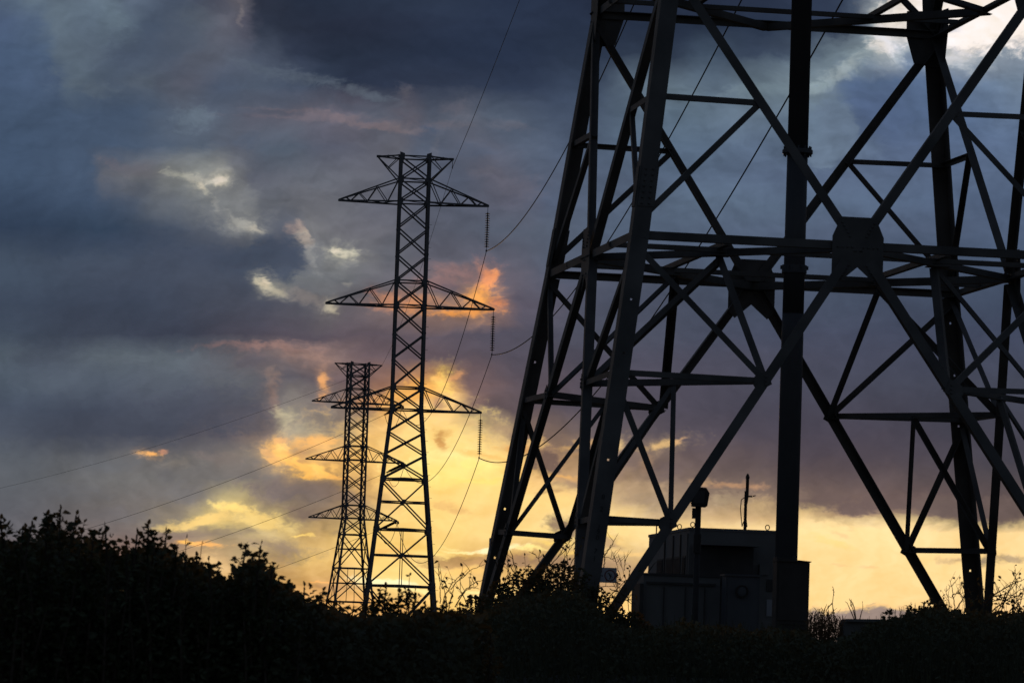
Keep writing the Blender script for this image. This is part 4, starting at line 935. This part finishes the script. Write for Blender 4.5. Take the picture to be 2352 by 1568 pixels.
def shrub(label, px, ptop, depth, width, L, group, seed, shoots=9, fill=260, m=LEAF, name='shrub', cat='bush', twigs=.5, low=0.0, taper=.55):
    """one bush: its highest point seen at (px, ptop), width in metres"""
    random.seed(seed); top = at(px, ptop, depth); gx = ground_z(top.x, depth)
    root = empty(name, (top.x, depth, gx)); tag(root, label, cat, group)
    H = top.z - gx; st, lf = MB(), MB()
    for i in range(shoots):
        f = 0.0 if i == 0 else random.uniform(.15, 1.0) * random.choice((-1, 1))
        hh_ = H * (1 - taper * abs(f) ** 1.6 * random.uniform(.3, .8)) * (1.0 if i == 0 else random.uniform(.88, .985))
        e = Vector((f * width/2, random.uniform(-.35, .35) * width, hh_)); b0 = Vector((f * width * .15, random.uniform(-.1, .1), -.05))
        shoot(st, lf, b0, e, .012 + .004 * H, L, L * .5, .10, .30, .85, twigs)
    for i in range(fill):                         # the leafy crown: thin at the tip, dense below
        dz_ = random.random() ** .75 * .62 * H + .02; lim = min(1.0, (dz_ / (.42 * H)) ** .6)
        f = random.uniform(-1, 1) * lim; p = Vector((f * width * .62, random.uniform(-.3, .3) * width * lim, H - dz_ + .02 * math.sin(f * 25)))
        if p.z < 0: continue
        dd = Vector((f, 0, 0)) * .6 + rnd(1); dd.z = abs(dd.z) * .8; leaf_at(lf, p, dd, L * random.uniform(.6, 1.1), L * .56)
    st.build('stem', BARK, root); lf.build('foliage', m, root)
    return root
GL = 'bushes along the left'
left = [  # px, top py, depth, width m, label
 (8, 1188, 25, 0.55, 'bush cut by the left edge, pointed tip'),
 (62, 1222, 26, 0.50, 'low bush dip between the left edge bush and the tallest bush'),
 (104, 1176, 25, 0.50, 'left half of the tallest bush, ragged leafy top'),
 (134, 1170, 25.6, 0.42, 'tallest bush tip at the left, just below the lowest earth wire'),
 (169, 1187, 26, 0.30, 'narrow upright bush tip right of the tallest bush'),
 (236, 1206, 25, 0.42, 'bush whose single pointed sprig stands where the second wire sinks into the hedge'),
 (290, 1244, 26, 0.55, 'rounded bush left of the slim upright bush'),
 (341, 1201, 25, 0.30, 'slim upright bush rising above its neighbours under the long wire'),
 (372, 1216, 25.5, 0.34, 'shoulder bush directly right of the slim upright bush'),
 (408, 1256, 25, 0.45, 'sloping bush right below the shoulder bush'),
 (446, 1275, 26, 0.42, 'bush under the three-leafed sprig'),
 (489, 1287, 25, 0.42, 'small bush in the dip before the conical bush'),
 (528, 1318, 26, 0.45, 'lowest dip bush left of the conical bush'),
 (568, 1248, 25, 0.34, 'taller left peak of the conical bush'),
 (594, 1259, 25.4, 0.42, 'right peak of the conical bush against the yellow sky'),
 (628, 1306, 25, 0.36, 'falling right flank of the conical bush'),
 (662, 1338, 26, 0.42, 'low bush where the lowest wire ends in the hedge'),
 (706, 1350, 27, 0.45, 'low bush just left of the far pylon feet'),
 (738, 1358, 28, 0.42, 'low bush at the left foot of the far pylon')]
for i, (px, py, dp, w_, lab) in enumerate(left):
    shrub(lab, px, py, dp, w_ * 1.2, .064, GL, 100 + i, shoots=11, fill=640, twigs=.8, taper=.35)
def sprig(label, px, ptop, depth, h, L, seed, group, lean=0.0, m=LEAF, leaves=True, start=.45):
    random.seed(seed); top = at(px, ptop, depth); root = empty('sprig', (top.x - lean, depth, top.z - h)); tag(root, label, 'sprig', group)
    st, lf = MB(), MB(); shoot(st, lf, Vector((0, 0, 0)), Vector((lean, 0, h)), .004, L, L * .9, .08, start, .9, 0)
    st.build('stem', BARK, root)
    if leaves: lf.build('foliage', m, root)
GS = 'single sprigs above the bushes'
sprig('bare leaning sprig with one pair of leaves right of the tallest bush', 194, 1199, 25, .5, .05, 11, GS, .05, start=.85)
sprig('sprig ending in three leaves over the dip left of the conical bush', 428, 1238, 25, .5, .055, 12, GS, start=.72)
sprig('thin leafless twig standing left of the conical bush', 462, 1245, 26, .6, .02, 13, GS, start=.99)
sprig('single upright sprig between the feet of the middle pylon', 942, 1321, 30, .5, .045, 14, GS, start=.5)
sprig('sprig with hanging leaves over the bush inside the close pylon, left leg side', 1205, 1277, 57, .9, .075, 15, GS, start=.6)
sprig('second smaller sprig left of the bush inside the close pylon', 1167, 1314, 57, .7, .06, 16, GS, start=.6)
GM = 'bushes below the middle pylon'
midb = [(784, 1386, 30, .5, 'low bush between the legs of the far pylon'), (812, 1390, 31, .45, 'low bush under the right legs of the far pylon'),
 (845, 1382, 30, .4, 'bush covering the left foot of the middle pylon'), (869, 1354, 30, .32, 'left tip of the leafy pair at the middle pylon left foot'), (886, 1353, 30.5, .34, 'right tip of the leafy pair at the middle pylon left foot'),
 (914, 1366, 30, .36, 'bush left of the highest bush between the middle pylon feet'), (932, 1350, 30, .40, 'highest bush between the middle pylon feet'), (957, 1357, 30.5, .42, 'bush sloping right between the middle pylon feet'),
 (986, 1382, 30, .4, 'bush in front of the middle pylon right foot'), (1016, 1388, 31, .4, 'bush just right of the middle pylon right foot'), (1030, 1377, 30, .3, 'small pointed bush right of the middle pylon right foot'),
 (1058, 1394, 31, .45, 'low bush midway between middle pylon and close pylon'), (1085, 1382, 32, .4, 'bush left of the slanting left leg of the close pylon')]
for i, (px, py, dp, w_, lab) in enumerate(midb):
    shrub(lab, px, py, dp, w_ * 1.1, .062, GM, 200 + i, shoots=7, fill=300, twigs=.8, taper=.35)
GN = 'bushes around the close pylon legs'
nearb = [(1102, 1362, 57, .9, 'fine-leaved bush left of the left leg foot of the close pylon'), (1150, 1336, 58, 1.0, 'fine-leaved bush right of the left leg foot of the close pylon'),
 (1178, 1318, 58, .9, 'bush under the hanging sprig'), (1212, 1302, 57, .9, 'bush below the slanting brace foot, left of it'), (1240, 1303, 58, .9, 'bush crossed by the slanting brace foot'),
 (1268, 1293, 57, .9, 'bush just right of the slanting brace foot'), (1296, 1288, 58, .8, 'tallest fine-leaved bush left of the near leg'), (1326, 1300, 60, .8, 'bush behind the foot of the near leg'),
 (1368, 1342, 60, .7, 'bush hanging under the warning sign'), (1392, 1376, 59, .8, 'bush between warning sign and slanting front brace'), (1418, 1402, 58, .8, 'low bush at the foot of the slanting front brace'),
 (1442, 1410, 58, .7, 'low bush right of the front brace foot'), (1460, 1400, 59, .6, 'bush at the left edge of the low cabinet row')]
for i, (px, py, dp, w_, lab) in enumerate(nearb):
    shrub(lab, px, py, dp, w_, .078, GN, 300 + i, shoots=16, fill=1000, m=LEAF_S, twigs=.7, taper=.4)
GR = 'bushes along the right'
rightb = [(2042, 1402, 52, .55, 'small round bush right of the low concrete box'), (2094, 1388, 52, .32, 'narrow pointed bush left of the right brace foot'), (2133, 1376, 52, .5, 'bush tip left of the right brace foot'),
 (2164, 1379, 52.5, .5, 'bush wrapped round the right brace foot'), (2196, 1400, 52, .7, 'bush right of the right brace foot'), (2075, 1418, 51, .9, 'low dark bush in front of the small round bush'),
 (2236, 1412, 51, .9, 'low bush in front of the far right leg'), (2282, 1402, 51, .8, 'low bush right of the far right leg'), (2330, 1398, 51, .8, 'bush cut by the right edge'), (2120, 1415, 50.5, 1.0, 'low broad bush below the right brace foot')]
for i, (px, py, dp, w_, lab) in enumerate(rightb):
    shrub(lab, px, py, dp, w_ * 1.1, .072, GR, 400 + i, shoots=12, fill=620, m=LEAF_S, twigs=.6, taper=.4)

# arching bare brambles
def bramble(label, px, py, depth, arcs, seed, leaves=8):
    random.seed(seed); o0 = at(px, py, depth); root = empty('bramble', o0); tag(root, label, 'bramble', 'bare arching brambles'); lf = MB()
    for (ax0, ay0, ax1, ay1, hgt, r) in arcs:
        A, B_ = at(ax0, ay0, depth + random.uniform(-.5, .5)) - o0, at(ax1, ay1, depth + random.uniform(-.5, .5)) - o0
        st = MB(); pts = []
        for i in range(13):
            t = i / 12; pts.append(A.lerp(B_, t) + Vector((0, 0, hgt * 4 * t * (1 - t))) + rnd(.008))
        st.tube(pts, [r * (1 - .75 * i / 12) + .0015 for i in range(13)], 5, False)
        for k_ in range(4):
            i = random.randint(3, 11); p = pts[i]; e = p + Vector((random.uniform(-.12, .12), random.uniform(-.1, .1), random.uniform(.03, .2)))
            st.tube([p, (p+e)/2 + rnd(.012), e], [.004, .003, .0015], 4, False)
            if leaves and random.random() < .6: leaf_at(lf, e, rnd(1), .07, .035)
        st.build('branch', DRY, root)
    for k_ in range(leaves): leaf_at(lf, pts[random.randint(2, 12)] + rnd(.06), rnd(1), .075, .036)
    if lf.v: lf.build('foliage', LEAF, root)
bramble('arching bare bramble left of the close pylon left leg', 1060, 1390, 50, [(1045, 1392, 1108, 1332, .08, .007), (1052, 1375, 1100, 1352, .06, .006), (1012, 1384, 1009, 1310, .02, .005), (1018, 1378, 1060, 1322, .06, .006), (1036, 1352, 1112, 1296, .05, .005), (1030, 1400, 1042, 1352, .04, .004), (1075, 1396, 1050, 1348, .05, .005), (1026, 1386, 1010, 1312, .0, .005), (1075, 1220, 1060, 1245, .0, .001)][:-1], 21, 3)
bramble('long bare cane curving up left beside the close pylon left leg', 1120, 1300, 56, [(1150, 1350, 1140, 1262, .02, .007), (1195, 1372, 1172, 1262, .06, .010), (1168, 1330, 1166, 1268, .0, .005), (1186, 1330, 1164, 1300, .06, .006)], 22, 4)
bramble('bare twigs above the bush left of the near leg', 1280, 1300, 57, [(1262, 1300, 1330, 1238, .03, .005), (1290, 1296, 1320, 1244, .02, .004), (1303, 1290, 1301, 1246, .0, .004), (1240, 1292, 1222, 1268, .03, .004), (1310, 1300, 1336, 1260, .04, .004)], 23, 3)
bramble('forked bare twig rising above the warning sign', 1392, 1300, 61.5, [(1387, 1302, 1390, 1274, .0, .008), (1390, 1275, 1413, 1236, .0, .008), (1390, 1275, 1378, 1266, .0, .004), (1391, 1278, 1420, 1296, .02, .003), (1378, 1282, 1392, 1278, .0, .003), (1425, 1330, 1408, 1268, .02, .003), (1440, 1345, 1420, 1272, .03, .003), (1434, 1310, 1436, 1282, .0, .003)], 24, 0)
bramble('tangle of arching canes between warning sign and cabinet row', 1430, 1390, 60.5, [(1385, 1388, 1450, 1322, .03, .007), (1400, 1352, 1470, 1398, .05, .006), (1374, 1350, 1446, 1362, .06, .005), (1436, 1420, 1414, 1340, .03, .006), (1446, 1412, 1436, 1335, .02, .005), (1380, 1376, 1466, 1400, .10, .008), (1410, 1336, 1468, 1326, -.01, .004), (1395, 1410, 1466, 1376, .08, .006), (1420, 1400, 1400, 1366, .05, .005)], 25, 14)
bramble('arching canes left of the far right leg', 2200, 1390, 55, [(2196, 1398, 2238, 1356, .05, .008), (2192, 1392, 2182, 1330, .03, .006), (2182, 1394, 2170, 1352, .02, .004), (2186, 1370, 2224, 1392, .10, .007), (2200, 1360, 2216, 1392, .06, .005), (2230, 1392, 2250, 1374, .02, .006)], 26, 16)
bramble('dense tangle of bare canes at the lower right edge', 2300, 1390, 54, [(2262, 1382, 2352, 1330, .03, .010), (2272, 1372, 2335, 1396, .07, .009), (2262, 1372, 2350, 1370, .03, .007), (2300, 1400, 2340, 1312, .02, .007), (2338, 1402, 2330, 1308, .0, .006), (2280, 1400, 2352, 1362, .03, .009), (2290, 1406, 2356, 1350, .06, .007), (2260, 1384, 2268, 1352, .02, .006), (2320, 1404, 2352, 1374, .05, .008), (2296, 1392, 2326, 1350, .04, .006), (2340, 1398, 2354, 1340, .0, .006), (2260, 1392, 2350, 1398, .10, .006)], 27, 36)

# tall grass with seed heads beside the brown cabinet, and single stalks
def seed_head(mb, p, d, L):
    for i in range(9):
        t = i / 9; a = rnd(1); leaf_at(mb, p - d * L * t + rnd(.006), d + a * .45, L * .32, .012)
random.seed(55); gm = MB()
for i in range(190):
    px = random.uniform(1854, 1942); pt = 1396 + random.random() ** .8 * 50 + max(0, px - 1905) * .6
    top = at(px, pt, 61 + random.uniform(-1.2, 1.2)); base = Vector((top.x + random.uniform(-.25, .25), top.y, BASE + .1)); midp = (top + base)/2 + Vector((random.uniform(-.08, .08), 0, .1))
    pts = [base, base.lerp(midp, .6) + rnd(.02), midp, midp.lerp(top, .6) + rnd(.03), top]; gm.tube(pts, [.006, .006, .005, .004, .002], 4, False)
    if random.random() < .55: seed_head(gm, top, (pts[-1] - pts[-2]).normalized(), random.uniform(.09, .16))
    for j in range(4):
        p = pts[random.randint(2, 3)].lerp(top, random.random()); leaf_at(gm, p, rnd(1) + Vector((0, 0, .8)), random.uniform(.08, .2), .011)
tag(gm.build('tall_grass', DRY), 'tall backlit grass with seed heads between brown cabinet and low box', kind='stuff')
def stalk(label, pts, depth, seed, heads=1):
    random.seed(seed); P = [at(a, b, depth) for a, b in pts]; root = empty('dry_stalk', P[0]); tag(root, label, 'stalk', 'dry stalks by the low box')
    st = MB(); st.tube([p - P[0] for p in P], [.009 - .0065 * i / (len(P) - 1) for i in range(len(P))], 5); st.build('stem', DRY, root)
    if heads:
        h = MB()
        for k_ in range(heads): seed_head(h, P[-1 - k_ if len(P) > 1 + k_ else -1] - P[0], (P[-1] - P[-2]).normalized(), .12)
        h.build('seed_head', DRY, root)
stalk('tallest dry stalk between the brown cabinet and the low box', [(1919, 1436), (1915, 1415), (1912, 1385), (1915, 1360), (1914, 1350)], 60.2, 1)
stalk('short side stalk drooping left of the tallest stalk', [(1912, 1384), (1905, 1391), (1898, 1400)], 60.2, 2)
stalk('left stalk of the small fan behind the low box', [(1966, 1430), (1955, 1404), (1946, 1384), (1941, 1380)], 60.9, 3, 0)
stalk('centre stalk of the small fan behind the low box', [(1967, 1430), (1960, 1400), (1955, 1388), (1953, 1377)], 60.9, 4)
stalk('right leaning stalk of the small fan behind the low box', [(1967, 1430), (1963, 1398), (1958, 1384), (1956, 1380)], 60.9, 5)
stalk('lone stalk right of the small fan behind the low box', [(1973, 1430), (1978, 1408), (1982, 1395), (1981, 1380)], 60.9, 6, 0)

# ================================================================== dark undergrowth that fills the foot of the picture
random.seed(77); ug = MB()
prof = [(-60, 1240), (0, 1243), (60, 1264), (115, 1222), (165, 1240), (230, 1256), (270, 1288), (345, 1256), (400, 1290), (440, 1304), (490, 1328), (530, 1346), (575, 1294), (605, 1302), (640, 1350), (700, 1388), (800, 1424), (1000, 1420), (1100, 1415), (1160, 1385), (1250, 1362), (1330, 1368), (1368, 1400), (1400, 1440), (1470, 1450), (1560, 1432), (1700, 1448), (1850, 1452), (1870, 1474), (1935, 1474), (1960, 1458), (2000, 1438), (2060, 1420), (2130, 1402), (2190, 1404), (2300, 1412), (2420, 1408)]
def ptop(px):
    for (a, ya), (b_, yb) in zip(prof[:-1], prof[1:]):
        if px <= b_: return ya + (yb - ya) * (px - a) / (b_ - a)
    return prof[-1][1]
for i in range(46000):
    px = random.uniform(-60, 2420); near_left = px < 1090; deep = random.random() < .42
    dp = (random.uniform(29, 33) if deep else random.uniform(25.5, 29)) if near_left else (random.uniform(49, 54) if deep else random.uniform(44, 50))
    t0 = ptop(px) + 16 * noise.noise(Vector((px * .02, dp, 3))) + (16 if deep else 0)
    py = t0 + (random.random() ** 1.15) * (1600 - t0); p = at(px, py, dp); L = (.06 if near_left else .07) * random.uniform(.7, 1.25) * (2.0 if deep else 1.0)
    d_ = rnd(1); d_.z = abs(d_.z) + .2; leaf_at(ug, p, d_, L, L * (.6 if deep or random.random() < .7 else .16))
for i in range(1500):
    px = random.uniform(1100, 2420); dp = random.uniform(44, 52); py = ptop(px) + random.uniform(-26, 60); top = at(px, py, dp); base = Vector((top.x + random.uniform(-.2, .2), dp, ground_z(top.x, dp)))
    if px > 1862 and px < 1945: continue
    ug.tube([base, (base + top)/2 + rnd(.05), top], [.006, .005, .002], 4, False)
tag(ug.build('undergrowth', GRASS), 'dark tangled undergrowth of leaves and weeds along the foot of the picture', kind='stuff')
